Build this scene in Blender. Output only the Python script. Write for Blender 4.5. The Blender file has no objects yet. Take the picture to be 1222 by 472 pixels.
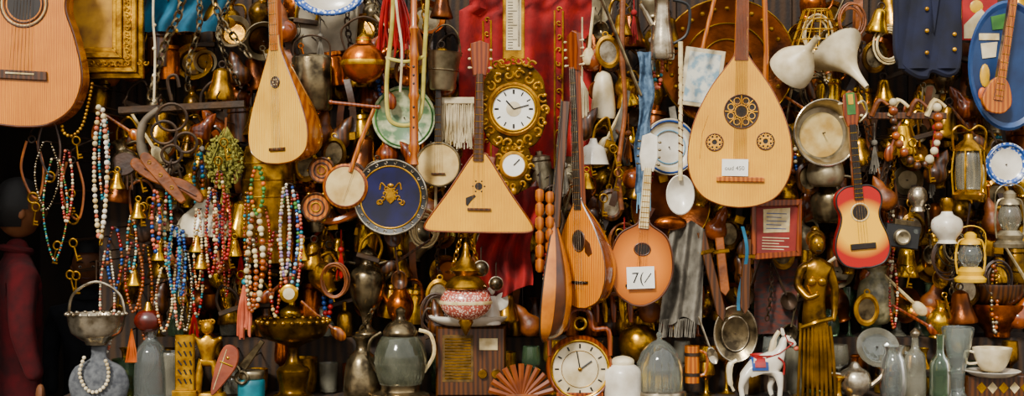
import bpy, bmesh, math, random
from mathutils import Vector, Matrix
K=.003; D=5.0; Z0=1.65; R=random.Random(11)
pi=math.pi; sin=math.sin; cos=math.cos
def lin(h,sat=1.18):
    v=[int(h[i:i+2],16)/255 for i in (0,2,4)]
    v=[(x/12.92 if x<.04045 else ((x+.055)/1.055)**2.4) for x in v]
    l=.2126*v[0]+.7152*v[1]+.0722*v[2]
    return tuple(min(.9,max(0,l+(x-l)*sat)) for x in v)+(1,)
MC={}
def mat(name,c1,c2=None,rough=.5,metal=0.,kind='noise',sc=14,st=(1,1,1),bump=0.,trans=0.,lo=.35,hi=.65,coat=0.,emit=0.):
    if name in MC: return MC[name]
    m=bpy.data.materials.new(name); m.use_nodes=True; nt=m.node_tree; N=nt.nodes; L=nt.links
    bs=N['Principled BSDF']; bs.inputs['Roughness'].default_value=rough; bs.inputs['Metallic'].default_value=metal
    bs.inputs['Transmission Weight'].default_value=trans; bs.inputs['Coat Weight'].default_value=coat; bs.inputs['Coat Roughness'].default_value=.12
    tc=N.new('ShaderNodeTexCoord'); mp=N.new('ShaderNodeMapping'); mp.inputs['Scale'].default_value=st
    L.new(tc.outputs['Object'],mp.inputs['Vector'])
    rp=N.new('ShaderNodeValToRGB'); rp.color_ramp.elements[0].color=lin(c1); rp.color_ramp.elements[1].color=lin(c2 or c1)
    rp.color_ramp.elements[0].position=lo; rp.color_ramp.elements[1].position=hi
    if kind=='noise':
        t=N.new('ShaderNodeTexNoise'); t.inputs['Scale'].default_value=sc; t.inputs['Detail'].default_value=5; out=t.outputs['Fac']
    elif kind=='grain':
        t=N.new('ShaderNodeTexWave'); t.wave_type='BANDS'; t.bands_direction='X'; t.inputs['Scale'].default_value=sc
        t.inputs['Distortion'].default_value=3.5; t.inputs['Detail'].default_value=3; t.inputs['Detail Scale'].default_value=1.5; out=t.outputs['Fac']
    elif kind=='voronoi':
        t=N.new('ShaderNodeTexVoronoi'); t.inputs['Scale'].default_value=sc; out=t.outputs['Distance']
    elif kind=='sun':
        t=N.new('ShaderNodeTexGradient'); t.gradient_type='SPHERICAL'; out=t.outputs['Fac']
    L.new(mp.outputs['Vector'],t.inputs['Vector']); L.new(out,rp.inputs['Fac']); col=rp.outputs['Color']
    if kind=='grain' or metal>.5:
        n3=N.new('ShaderNodeTexNoise'); n3.inputs['Scale'].default_value=7; n3.inputs['Detail'].default_value=3
        L.new(tc.outputs['Object'],n3.inputs['Vector']); r3=N.new('ShaderNodeValToRGB'); r3.color_ramp.elements[0].position=.3; r3.color_ramp.elements[1].position=.7
        a=.76 if kind=='grain' else .65; r3.color_ramp.elements[0].color=(a,a*.93,a*.85,1); r3.color_ramp.elements[1].color=(1,1,1,1)
        mx=N.new('ShaderNodeMix'); mx.data_type='RGBA'; mx.blend_type='MULTIPLY'; mx.inputs[0].default_value=1
        L.new(n3.outputs['Fac'],r3.inputs['Fac']); L.new(col,mx.inputs[6]); L.new(r3.outputs['Color'],mx.inputs[7]); col=mx.outputs[2]
    L.new(col,bs.inputs['Base Color'])
    if bump:
        n2=N.new('ShaderNodeTexNoise'); n2.inputs['Scale'].default_value=90; n2.inputs['Detail'].default_value=4
        L.new(tc.outputs['Object'],n2.inputs['Vector'])
        bp=N.new('ShaderNodeBump'); bp.inputs['Strength'].default_value=bump; bp.inputs['Distance'].default_value=.004
        L.new(n2.outputs['Fac'],bp.inputs['Height']); L.new(bp.outputs['Normal'],bs.inputs['Normal'])
    MC[name]=m; return m
G=dict(kind='grain')
spruce=mat('spruce_top','efb850','cf8c2e',.3,sc=75,lo=.1,hi=.9,coat=.4,st=(1,1,.12),**G)
spruce2=mat('pale_top','f2c670','dca044',.3,sc=60,lo=.1,hi=.9,coat=.4,st=(1,1,.1),**G)
honey=mat('honey_top','dd9222','b8680e',.25,sc=45,lo=.1,hi=.9,coat=.6,st=(1,1,.1),**G)
orangew=mat('orange_wood','b86e18','8a480a',.25,sc=20,lo=.1,hi=.9,coat=.6,st=(1,1,.2),**G)
redw=mat('reddish_wood','86420f','5c2606',.28,sc=20,lo=.1,hi=.9,coat=.4,st=(1,1,.2),**G)
ribA=mat('rib_light','c47a20','9c580e',.22,coat=.6); ribB=mat('rib_dark','7a3d0c','562706',.22,coat=.6)
ribC=mat('rib_walnut','52290c','341804',.3,coat=.4)
walnut=mat('walnut','553014','301a0a',.38,sc=18,st=(1,1,.2),lo=.1,hi=.9,coat=.2,**G)
dark=mat('ebony','1e130c','100a06',.4)
board=mat('old_board','36230f','1a0f07',.85,sc=9,st=(1,1,.3),lo=.1,hi=.9,bump=.4,**G)
brass=mat('brass','f0be54','a07230',.22,.9,sc=25,bump=.08)
gold=mat('gilt','e0ac48','82581a',.3,.7,sc=22,bump=.2)
obrass=mat('old_brass','c49444','5e4216',.27,.9,sc=25,bump=.12)
silver=mat('tarnished_silver','dad0ba','786a54',.22,.9,sc=22,bump=.08)
tin=mat('tin','b8ac90','6e634c',.35,.75,sc=18,bump=.12)
iron=mat('iron','342b24','46321f',.5,.6,sc=22,bump=.3)
steel=mat('dark_steel','98896c','3a3226',.25,.9,sc=22,bump=.1)
copper=mat('copper','d87a3e','602f16',.24,.9,sc=14,bump=.12)
acopper=mat('aged_copper','9a582e','3a1e10',.32,.85,sc=9,bump=.25)
bronze=mat('bronze','8a662a','30200e',.27,.88,sc=18,bump=.15)
cream=mat('cream_enamel','ddd0b2','a89774',.4,sc=12); white=mat('white_paint','e8e2d4','b6ac9a',.35,sc=10,coat=.3)
paper=mat('paper','eeebe2','dcd8cc',.8); ink=mat('ink','151515')
cobalt=mat('cobalt_glaze','07083a','03031c',.3,coat=.15); blue=mat('blue_glaze','1e4486','142c5c',.3,sc=20)
ltblue=mat('pale_blue','88aec2','5f8aa2',.5); turq=mat('turquoise','27808c','185a66',.4)
pblue=mat('blue_flowers','e4e6e4','33549a',.25,kind='voronoi',sc=90,lo=.35,hi=.5)
pgreen=mat('green_flowers','c2c49e','5f7a58',.3,sc=28,lo=.4,hi=.6)
mosaic=mat('mosaic_glass','eccdb8','9c4e42',.22,kind='voronoi',sc=130,lo=.25,hi=.5,coat=.4)
red=mat('red_paint','a51a10','6f0e0a',.5); maroon=mat('maroon_cloth','960c16','56070c',.9,sc=12,bump=.4)
navy=mat('navy_cloth','0f142c','080a18',.9); greyc=mat('grey_cloth','7c766a','48433a',.9,sc=20,bump=.4)
teal=mat('teal_cloth','245e78','143a4c',.85); pink=mat('pink_coral','c27058','98452f',.5); green=mat('green','4a7a3a','2a5026',.5)
orange=mat('orange','cf6c14','9c4a08',.5); yellow=mat('yellow_enamel','dcae14','a27c0c',.35); lemon=mat('lemon_cord','bdb268','8c7e3c',.8)
amber=mat('amber','9c5012','602c08',.22,coat=.4); leather=mat('leather','884c24','4a2610',.5,sc=16,bump=.4)
dleather=mat('dark_leather','402818','20120a',.5,bump=.3); bone=mat('bone','dccaa0','ae9668',.45,sc=30)
skinm=mat('skin','8a5a3c','6b432c',.65); hair=mat('hair','14100e','080605',.7); jkt=mat('jacket_maroon','5a0e14','340a0d',.95,bump=.3)
glass=mat('glass','dfe6e0','cdd4cc',.05,trans=.93); glassg=mat('green_glass','86a07c','5f7a60',.07,trans=.88)
smoke=mat('frosted_glass','bdb9a6','8e8a78',.14,trans=.78); herbs=mat('dried_herbs','96904a','565222',.9,sc=60,bump=.8)
skinhead=mat('drum_skin','d8c08a','ab8c56',.7,sc=14); jet=mat('black_plastic','191919','0c0c0c',.4)
sunb=mat('sunburst','9c1c04','f6b416',.2,kind='sun',st=(7.5,3,8.2),lo=.12,hi=.46,coat=.7)
sunm=mat('mandolin_burst','6a2c06','d07c1a',.2,kind='sun',st=(6.5,3,5.5),lo=.12,hi=.6,coat=.7)
garnet=mat('garnet','8e140e','540b08',.25,coat=.4); lilac=mat('lilac','9c84a4','785e84')
wallm=mat('wall_plaster','2c1f14','19110b',.9,sc=4); flr=mat('stone_floor','5a5249','3b352e',.9,sc=5)

def cr(p,n=6,closed=False):
    out=[];m=len(p)
    rng=range(m if closed else m-1)
    for i in rng:
        if closed: a,b,c,d=p[i-1],p[i],p[(i+1)%m],p[(i+2)%m]
        else: a,b,c,d=p[max(i-1,0)],p[i],p[i+1],p[min(i+2,m-1)]
        for k in range(n):
            t=k/n
            out.append(tuple(.5*((2*b[j])+(-a[j]+c[j])*t+(2*a[j]-5*b[j]+4*c[j]-d[j])*t*t+(-a[j]+3*b[j]-3*c[j]+d[j])*t**3) for j in range(len(b))))
    if not closed: out.append(tuple(p[-1]))
    return out
def mir(cx,pr):
    return [(cx+h,y) for h,y in pr]+[(cx-h,y) for h,y in reversed(pr) if h>.01]
class B:
    def __init__(s,name,ax,ay): s.name=name;s.ax=ax;s.ay=ay;s.v=[];s.f=[];s.m=[];s.mats=[];s.M=Matrix.Identity(4)
    def rot(s,a=0,yaw=0,pitch=0,c=None,w=0):
        c=c or (s.ax,s.ay); T=Matrix.Translation(Vector((c[0],-w,-c[1])))
        s.M=T@Matrix.Rotation(math.radians(a),4,'Y')@Matrix.Rotation(math.radians(yaw),4,'Z')@Matrix.Rotation(math.radians(pitch),4,'X')@T.inverted(); return s
    def mi(s,m):
        if m not in s.mats: s.mats.append(m)
        return s.mats.index(m)
    def add(s,vs,fs,m):
        b=len(s.v); s.v+= [s.M@Vector((x,-w,-y)) for x,y,w in vs]
        for i,f in enumerate(fs):
            s.f.append([q+b for q in f]); s.m.append(s.mi(m[i] if isinstance(m,list) else m))
    def rings(s,rs,m,cap=True,closed=True):
        n=len(rs[0]);vs=[p for r in rs for p in r];fs=[]
        for i in range(len(rs)-1):
            for j in range(n if closed else n-1):
                k=(j+1)%n; fs.append([i*n+j,i*n+k,(i+1)*n+k,(i+1)*n+j])
        if cap and closed: fs.append(list(range(n))); fs.append([(len(rs)-1)*n+j for j in range(n)])
        s.add(vs,fs,m)
    def lathe(s,cx,pr,m,n=20,w=0,sw=1,cap=False,sm=0,lean=0):
        if sm: pr=cr(pr,sm)
        y0=pr[-1][1]
        s.rings([[(cx+lean*(y0-y)+max(r,.02)*cos(2*pi*j/n),y,w+max(r,.02)*sw*sin(2*pi*j/n)) for j in range(n)] for r,y in pr],m,cap)
    def disc(s,cx,cy,pr,m,n=36,ex=1,ey=1,sm=0):
        if sm: pr=cr(pr,sm)
        s.rings([[(cx+max(r,.02)*ex*cos(2*pi*j/n),cy+max(r,.02)*ey*sin(2*pi*j/n),w) for j in range(n)] for r,w in pr],m,False)
    def tube(s,p,r,m,n=6,closed=False,sm=0):
        p=[(q+(0,))[:3] if len(q)==2 else q for q in p]
        if sm: p=cr(p,sm,closed)
        P=[Vector(q) for q in p];k=len(P);rs=[];up=None
        for i in range(k):
            t=(P[(i+1)%k]-P[i-1]) if closed else (P[min(i+1,k-1)]-P[max(i-1,0)])
            if t.length<1e-6: t=Vector((0,1,0))
            t.normalize()
            if up is None:
                up=Vector((0,0,1)) if abs(t.z)<.9 else Vector((1,0,0))
            a=(up-t*up.dot(t))
            if a.length<1e-4: a=t.orthogonal()
            a.normalize(); up=a; b=t.cross(a); rr=r[min(i*len(r)//k,len(r)-1)] if isinstance(r,(list,tuple)) else r
            rs.append([tuple(P[i]+a*rr*cos(2*pi*j/n)+b*rr*sin(2*pi*j/n)) for j in range(n)])
        if closed: rs.append(rs[0])
        s.rings(rs,m,not closed)
    def ring(s,cx,cy,r,t,m,w=0,ey=1,n=28): s.tube([(cx+r*cos(2*pi*i/n),cy+r*ey*sin(2*pi*i/n),w) for i in range(n)],t,m,6,True)
    def sph(s,x,y,w,rx,ry=None,rw=None,m=None,n=12):
        ry=ry or rx; rw=rw or rx; h=max(4,n//2+1)
        s.rings([[(x+rx*max(sin(pi*i/h),.001)*cos(2*pi*j/n),y-ry*cos(pi*i/h),w+rw*max(sin(pi*i/h),.001)*sin(2*pi*j/n)) for j in range(n)] for i in range(h+1)],m,False)
    def poly(s,pts,w0,w1,m,ch=.8,side=None):
        n=len(pts);A=0
        for i in range(n): A+=pts[i-1][0]*pts[i][1]-pts[i][0]*pts[i-1][1]
        ins=[]
        for i in range(n):
            a=Vector(pts[i-1][:2]);b=Vector(pts[(i+1)%n][:2]);t=b-a
            if t.length<1e-6: t=Vector((1,0))
            t.normalize(); nn=Vector((-t.y,t.x))*(1 if A>0 else -1); ins.append(Vector(pts[i][:2])+nn*ch)
        r=[[(p[0],p[1],w0) for p in pts],[(p[0],p[1],w1-ch) for p in pts],[(p.x,p.y,w1) for p in ins]]
        vs=[q for k in r for q in k];fs=[];ms=[]
        for i in range(2):
            for j in range(n):
                k=(j+1)%n;fs.append([i*n+j,i*n+k,(i+1)*n+k,(i+1)*n+j]);ms.append(side or m)
        fs.append(list(range(n)));ms.append(side or m);fs.append([2*n+j for j in range(n)]);ms.append(m)
        s.add(vs,fs,ms)
    def box(s,x0,y0,x1,y1,w0,w1,m,ch=.8): s.poly([(x0,y0),(x1,y0),(x1,y1),(x0,y1)],w0,w1,m,ch)
    def surf(s,fn,nx,ny,m): 
        s.add([fn(i/nx,j/ny) for j in range(ny+1) for i in range(nx+1)],[[j*(nx+1)+i,j*(nx+1)+i+1,(j+1)*(nx+1)+i+1,(j+1)*(nx+1)+i] for j in range(ny) for i in range(nx)],m)
    def beads(s,path,r,ms,gap=2.1,sm=8,cord=True,jit=0):
        path=[(q+(0,))[:3] if len(q)==2 else q for q in path]
        p=[Vector(q) for q in cr(path,sm)]; 
        if cord: s.tube([tuple(q) for q in p],.4,dark,4)
        acc=0;i=0;k=0
        while i<len(p)-1:
            L=(p[i+1]-p[i]).length
            if L<1e-5: i+=1;continue
            while acc<=L:
                q=p[i].lerp(p[i+1],acc/L); mm=ms[k%len(ms)] if not jit else R.choice(ms); rr=r*(1+R.uniform(-jit,jit))
                s.sph(q.x,q.y,q.z,rr,rr,rr,mm,8); k+=1; acc+=rr*gap
            acc-=L;i+=1
    def chain(s,path,r,m,th=None):
        path=[(q+(0,))[:3] if len(q)==2 else q for q in path]
        p=[Vector(q) for q in cr(path,8)];th=th or r*.3;acc=0;i=0;k=0
        while i<len(p)-1:
            L=(p[i+1]-p[i]).length
            while L>1e-5 and acc<=L:
                q=p[i].lerp(p[i+1],acc/L);t=(p[i+1]-p[i]).normalized()
                sd=t.cross(Vector((0,0,1)));sd=sd.normalized() if sd.length>.01 else Vector((1,0,0))
                o=sd if k%2 else (t.cross(sd)*.8+sd*.5).normalized()
                s.tube([tuple(q+t*r*1.35*cos(a)+o*r*.8*sin(a)) for a in [2*pi*u/9 for u in range(9)]],th,m,4,True)
                k+=1;acc+=r*2.0
            acc-=L;i+=1
    def text(s,t,x,y,size,w,m,rot=0):
        cu=bpy.data.curves.new('t','FONT');cu.body=t;cu.size=size;cu.align_x='CENTER';cu.extrude=.15
        o=bpy.data.objects.new('t',cu);bpy.context.collection.objects.link(o)
        me=o.to_mesh();c,sn=cos(rot),sin(rot)
        vs=[(x+v.co.x*c+v.co.y*sn,y+v.co.x*sn-v.co.y*c,w+v.co.z) for v in me.vertices];fs=[list(p.vertices) for p in me.polygons]
        s.add(vs,fs,m);o.to_mesh_clear();bpy.data.objects.remove(o)
    def skin(s,js,es,rs,m,root=0,sub=2,mf=None):
        me=bpy.data.meshes.new('sk');me.from_pydata([(x,-w,-y) for x,y,w in js],es,[]);o=bpy.data.objects.new('sk',me);bpy.context.collection.objects.link(o)
        o.modifiers.new('s','SKIN').use_smooth_shade=True
        for i,r in enumerate(rs): me.skin_vertices[0].data[i].radius=(r if isinstance(r,tuple) else (r,r)); me.skin_vertices[0].data[i].use_root=(i==root)
        o.modifiers.new('u','SUBSURF').levels=sub
        dg=bpy.context.evaluated_depsgraph_get();dg.update();ev=o.evaluated_get(dg);e=ev.to_mesh()
        vs=[(v.co.x,-v.co.z,-v.co.y) for v in e.vertices];fs=[list(p.vertices) for p in e.polygons]
        mm=[mf(sum(vs[q][0] for q in f)/len(f),sum(vs[q][1] for q in f)/len(f)) for f in fs] if mf else m
        s.add(vs,fs,mm);ev.to_mesh_clear();bpy.data.objects.remove(o)
    def fin(s,d=0,peg=None,stand=None,to=-128):
        sc=K*(D-d*K)/D
        if peg:
            s.M=Matrix.Identity(4); px,py=peg if isinstance(peg,tuple) else (s.ax,s.ay)
            s.tube([(px,py,-1.5),(px,py,(to-d)*K/sc)],.9,iron,5)
        me=bpy.data.meshes.new(s.name)
        o0=Vector((s.ax,0,-s.ay))
        me.from_pydata([(v-o0)*sc for v in s.v],[],s.f)
        for m in s.mats: me.materials.append(m)
        me.polygons.foreach_set('material_index',s.m)
        bm=bmesh.new();bm.from_mesh(me);bmesh.ops.remove_doubles(bm,verts=bm.verts,dist=.00008)
        bmesh.ops.recalc_face_normals(bm,faces=bm.faces);bm.to_mesh(me);bm.free()
        me.polygons.foreach_set('use_smooth',[True]*len(me.polygons)); me.set_sharp_from_angle(angle=.7)
        o=bpy.data.objects.new(s.name,me);bpy.context.collection.objects.link(o)
        z=Z0+(236-s.ay)*sc
        if stand is not None: z=stand-min(v.co.z for v in me.vertices)
        o.location=((s.ax-611)*sc,-d*K,z);return o
# ---------- helpers
def neck(b,cx,yt,yb,wt,wb,m=walnut,fb=dark,nf=12,y_str=None,ns=4,lift=0):
    b.poly([(cx-wt,yt),(cx+wt,yt),(cx+wb,yb),(cx-wb,yb)],-7,1,m,.8)
    b.poly([(cx-wt+.4,yt),(cx+wt-.4,yt),(cx+wb-.4,yb),(cx-wb+.4,yb)],1,2.6,fb,.5)
    L=(yb-yt)
    for i in range(1,nf+1):
        y=yt+L*(1-2**(-i/12*1.1))/(1-2**(-nf/12*1.1))*.97; h=wt+(wb-wt)*(y-yt)/L
        b.tube([(cx-h+.5,y,2.8),(cx+h-.5,y,2.8)],.45,brass,4)
    if y_str:
        for i in range(ns):
            u=(i/(ns-1)-.5)*1.5
            b.tube([(cx+u*wt,yt-2,3.6),(cx+u*(wb+1.5),y_str,4.2)],.22,silver,3)
def pegs(b,cx,yt,yb,hw,n,m,ln=6):
    for i in range(n):
        y=yt+(yb-yt)*(i+.5)/n
        for sg in (-1,1):
            b.tube([(cx+sg*hw*.3,y,-2),(cx+sg*(hw+ln),y,-2)],.8,m,5); b.sph(cx+sg*(hw+ln+1.5),y,-2,2.2,1.6,1.2,m,8)
def lute(b,cx,prof,dr,top,ra,rb,nr=9,bind=dark,power=1):
    pr=cr(prof,7);N=nr*2;rs=[]
    hm=max(h for h,y in pr)
    for h,y in pr:
        h=max(h,.03); dd=dr*hm*(h/hm)**power
        rs.append([(cx+h*cos(pi*j/N),y,-dd*sin(pi*j/N)) for j in range(N+1)])
    vs=[p for r in rs for p in r];fs=[];ms=[];n=N+1
    for i in range(len(rs)-1):
        for j in range(N): fs.append([i*n+j,i*n+j+1,(i+1)*n+j+1,(i+1)*n+j]);ms.append(ra if (j//2)%2 else rb)
    b.add(vs,fs,ms)
    o=mir(cx,pr); b.poly(o,-.3,1.2,top,.5)
    if bind: b.tube([(x,y,.3) for x,y in o],1.0,bind,5,True)
def plate(name,x,y,r,d,mr,mc,depth=4,yaw=0,pitch=0,ey=1,peg=True,rim=None):
    b=B(name,x,y).rot(0,yaw,pitch)
    b.disc(x,y,[(r,0),(r*.98,1),(r*.72,-depth*.5)],mr,40,1,ey); b.disc(x,y,[(r*.72,-depth*.5),(r*.6,-depth),(0,-depth)],mc,40,1,ey)
    b.disc(x,y,[(r,0),(r*.7,-depth*.5-2),(r*.6,-depth-2),(0,-depth-2)],mr,40,1,ey)
    if rim: b.ring(x,y,r*.985,1.1,rim,.5,ey,40)
    return b
def scroll(b,x,y,r,a0,m,turn=1,t=1.3,w=0):
    b.tube([(x+r*(1-u/16)*cos(a0+turn*u*.42),y+r*(1-u/16)*sin(a0+turn*u*.42),w) for u in range(14)],t,m,5)
def loop(name,x,y0,y1,wd,r,ms,d=20,jit=0.25,gap=2.1,peg=True,cord=True):
    r=r*.84
    b=B(name,x,y0); b.beads([(x-wd*.15,y0),(x-wd*.45,(y0*2+y1)/3),(x-wd*.42,(y0+2*y1)/3),(x,y1,2),(x+wd*.42,(y0+2*y1)/3),(x+wd*.45,(y0*2+y1)/3),(x+wd*.15,y0)],r,ms,gap,jit=jit)
    b.tube([(x-wd*.2,y0,0),(x,y0-1.5,0),(x+wd*.2,y0,0)],.7,iron,5)
    return b.fin(d,peg=(x,y0-1))
COUNTER=Z0+(236-474)*K
# ---------- room
def slab(name,x0,x1,y0,y1,z0,z1,m):
    me=bpy.data.meshes.new(name);bm=bmesh.new();bmesh.ops.create_cube(bm,size=1)
    for v in bm.verts: v.co=Vector(((x1-x0)*v.co.x,(y1-y0)*v.co.y,(z1-z0)*v.co.z))
    bm.to_mesh(me);bm.free();me.materials.append(m);o=bpy.data.objects.new(name,me);bpy.context.collection.objects.link(o);o.location=((x0+x1)/2,(y0+y1)/2,(z0+z1)/2);return o
slab('floor',-3.2,3.2,-5.6,2.5,-.1,0,flr); slab('wall_back',-3.2,3.2,2.4,2.5,0,3.1,wallm)
slab('shading_wall_left',-2.6,-2.5,-.9,2.4,0,3.1,wallm); slab('wall_right',3.1,3.2,0,2.4,0,3.1,wallm); slab('ceiling',-3.2,3.2,0.42,2.5,3.1,3.2,wallm)  # unseen front stretch of left wall added to keep sun off the shopkeeper
pb=B('display_backboard',600,200)
for i in range(26):
    x=118+i*46; pb.box(x,-120,x+45,786,-6,0,board,1)
pb.fin(-130)
slab('display_counter',-1.62,2.1,-.16,.38,COUNTER-.05,COUNTER,board); 
for i,x in enumerate((-1.5,0,2.0)): 
    slab('counter_trestle',x-.04,x+.04,-.1,.3,0,COUNTER-.05,board)
RIS=Z0+(236-408)*K
slab('display_riser',-1.3,2.05,.17,.385,COUNTER,RIS,board)
b=B('hanging_rail',600,-30); b.tube([(-60,-30,0),(1290,-30,0)],3,iron,8); 
for x in (120,600,1100): b.tube([(x,-30,0),(x,-30,-100)],2,iron,6)
b.fin(-30)
# ---------- big instruments
b=B('acoustic_guitar',24,88).rot(3)
pr=[(0,-62),(28,-60),(48,-48),(55,-28),(50,-5),(51,12),(62,40),(72,75),(73,100),(62,128),(35,147),(0,151)]
b.poly(mir(24,cr(pr,6)),-30,0,honey,1.5,orangew); o=mir(24,cr(pr,6)); b.tube([(x,y,-.6) for x,y in o],1.3,ribC,5,True)
b.disc(24,4,[(20,.4),(0,.4)],dark); b.ring(24,4,23,1.3,walnut,.3); b.ring(24,4,26.5,.9,bone,.3); b.ring(24,4,28.5,.9,walnut,.3)
b.poly([(-8,84),(56,84),(57,95),(-9,95)],0,4,walnut,1); b.box(8,87,42,89,4,5.2,bone,.4)
for i in range(6): b.tube([(12.5+i*4.6,90,5),(17+i*2.8,-120,5)],.3,silver,3)
neck(b,24,-120,-18,9,11,walnut,dark,10); b.fin(30,peg=True)
b=B('saz',331,140).rot(-2,-32)
lute(b,331,[(7,42),(10,62),(24,95),(39,130),(46,158),(42,180),(24,192),(0,195)],1.35,spruce2,ribA,orangew,7,ribB)
neck(b,331,-190,60,4.5,6.5,orangew,ribA,14,178,5); b.disc(331,98,[(6,1.4),(6,2),(0,2)],walnut); b.ring(331,98,6.5,.7,dark,1.8)
for i in range(6): b.sph(331+3.4*cos(i*pi/3),98+3.4*sin(i*pi/3),2,1,1,.5,bone,6)
b.box(319,176,343,180,1,4,walnut,.8); b.fin(35,peg=True)
def rosette(b,x,y,r):
    b.disc(x,y,[(r,1.3),(0,1.3)],dark); b.ring(x,y,r,.9,ribC,1.8); b.ring(x,y,r*.38,.8,spruce,2.2)
    for i in range(8):
        a=i*pi/4; b.tube([(x+r*.38*cos(a),y+r*.38*sin(a),2.2),(x+r*.96*cos(a),y+r*.96*sin(a),2.2)],.7,spruce,4)
        b.ring(x+r*.67*cos(a+pi/8),y+r*.67*sin(a+pi/8),r*.19,.6,spruce,2.2,1,10)
b=B('oud',883,170).rot(1,-6)
pr=[(8,66),(13,74),(36,106),(54,145),(61,180),(58,210),(44,233),(22,244),(0,247)]
lute(b,883,pr,.95,spruce,ribB,ribC,9,ribB)
neck(b,883,-60,72,7,8.5,orangew,ribB,0,213,10)
rosette(b,884,133,20);rosette(b,853,170,10);rosette(b,913,168,10)
b.box(856,211,912,217,1,5,orangew,1); b.box(862,190,893,210,4.8,5.3,paper,.1); b.text('oud 450',877,203,7,5.4,ink)
b.tube([(845,138,1),(838,160,1),(836,190,1)],.4,ribB,4);b.fin(45,peg=True)
b=B('balalaika',572,235).rot(1)
pr=cr([(7,183),(15,194),(38,230),(58,258),(65,271),(58,276),(30,277),(0,277)],5)
b.poly(mir(572,pr),-22,0,spruce,1.2,orangew); b.tube([(x,y,-.4) for x,y in mir(572,pr)],.9,ribB,5,True)
neck(b,570,88,192,4.5,6.5,redw,walnut,13,250,3)
b.poly([(562,90),(578,90),(581,70),(581,52),(570,48),(558,52),(559,70)],-6,1,redw,1); pegs(b,570,54,86,9,3,bone,2)
b.disc(571,222,[(4.5,.4),(0,.4)],dark)
for i in range(6): b.sph(571+7*cos(i*pi/3),222+7*sin(i*pi/3),.2,1.1,1.1,.5,dark,6)
b.box(558,248,586,251,0,3.5,walnut,.6); b.poly([(556,236),(566,232),(568,234),(562,240),(558,246),(556,244)],.2,.8,dark,.1);b.fin(48,peg=(572,235))
b=B('bowlback_mandolin',692,300).rot(-2,-46)
lute(b,692,[(5,236),(9,246),(25,272),(38,305),(39,332),(29,356),(10,366),(0,367)],1.15,honey,ribA,ribB,8,ribC)
neck(b,692,82,250,4.5,6,redw,dark,14,345,4); b.disc(692,287,[(9,1.5),(0,1.5)],dark,24,1,1.25); b.ring(692,287,10,1,walnut,1.4,1.25)
b.box(679,335,705,338,1,4,dark,.7); b.poly([(702,284),(710,290),(713,302),(707,306),(701,300)],.9,1.7,ribC,.2)
b.poly([(685,84),(699,84),(703,60),(701,40),(692,36),(683,42),(682,62)],-6,1,redw,1);pegs(b,692,44,82,10,4,bone,3);b.fin(52,peg=True)
b=B('tambouras',655,330).rot(5,-102)
lute(b,655,[(3,250),(6,268),(20,300),(31,335),(33,370),(24,396),(0,408)],.9,orangew,ribC,ribA,6,dark)
neck(b,655,120,270,3.5,4.5,walnut,dark,10,390,4);b.fin(60,peg=False)
b=B('mandolin',765,318).rot(4)
pr=[(6,262),(9,268),(28,281),(37,305),(37,330),(26,352),(10,363),(0,365)]
b.poly(mir(765,cr(pr,6)),-16,0,sunm,1.4,ribC);b.tube([(x,y,-.4) for x,y in mir(765,cr(pr,6))],1.1,ribC,5,True)
neck(b,765,200,272,4.5,6,white,bone,10,340,4);b.disc(765,297,[(8,.4),(0,.4)],dark,24,1.1,.8);b.ring(765,297,9.5,1,ribC,.3,.78)
b.poly([(758,204),(772,204),(776,186),(774,162),(765,158),(756,162),(754,186)],-5,1,white,1);pegs(b,765,164,200,9,4,steel,2)
b.box(748,340,782,343,0,3.5,dark,.6);b.fin(50,peg=True)
b=B('price_tag',764,331).rot(-2);b.box(748,318,781,344,0,.8,paper,.1);b.text('7(',761,337,18,.9,ink);b.tube([(769,337,1.2),(777,326,1.2)],.6,ink,4);b.tube([(764,318,.5),(764,300,-2)],.4,ink,4);b.fin(56)
b=B('ukulele',1028,272).rot(-5)
pr=[(0,222),(14,222),(25,230),(27,242),(23,254),(24,265),(31,284),(32,300),(24,314),(10,319),(0,319)]
b.poly(mir(1028,cr(pr,6)),-16,0,sunb,1.2,red);b.tube([(x,y,-.3) for x,y in mir(1028,cr(pr,6))],1.1,dark,5,True)
neck(b,1028,148,238,4.5,5.5,redw,dark,12,293,4);b.disc(1028,253,[(9,.4),(0,.4)],dark);b.ring(1028,253,10.5,.9,bone,.3)
b.box(1013,290,1043,297,0,3.5,dark,.8);b.poly([(1022,150),(1034,150),(1038,136),(1036,112),(1028,107),(1020,112),(1018,136)],-5,1,redw,1);pegs(b,1028,114,146,9,2,bone,2);b.box(1023,110,1033,136,1,1.8,green,.2);b.box(1025,112,1031,124,1.8,2.3,yellow,.2);b.fin(45,peg=True)
# ---------- frame + chains + plates top-left
b=B('gilt_picture_frame',100,30)
X0,X1,Y0,Y1=-90,172,-120,94
for k,(t0,t1,w0) in enumerate([(0,7,4),(7,13,10),(13,24,7),(24,31,11),(31,37,5)]):
    m=obrass if k==0 else gold
    b.poly([(X0+t0,Y1-t0),(X1-t0,Y1-t0),(X1-t1,Y1-t1),(X0+t1,Y1-t1)],-3,w0,m,1); b.poly([(X1-t0,Y1-t0),(X1-t0,Y0+t0),(X1-t1,Y0+t1),(X1-t1,Y1-t1)],-3,w0,m,1)
    b.poly([(X0+t0,Y0+t0),(X1-t0,Y0+t0),(X1-t1,Y0+t1),(X0+t1,Y0+t1)],-3,w0,m,1); b.poly([(X0+t0,Y1-t0),(X0+t0,Y0+t0),(X0+t1,Y0+t1),(X0+t1,Y1-t1)],-3,w0,m,1)
b.box(X0+36,Y0+36,X1-36,Y1-36,-3,0,mat('sepia_canvas','c99a48','6a4620',.7,sc=9),.3)
for i in range(13): scroll(b,80+i*8,Y1-18,3.5,i,gold,1,1,8); 
for i in range(14): scroll(b,X1-18,-8+i*7,3.5,i,gold,1,1,8)
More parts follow.
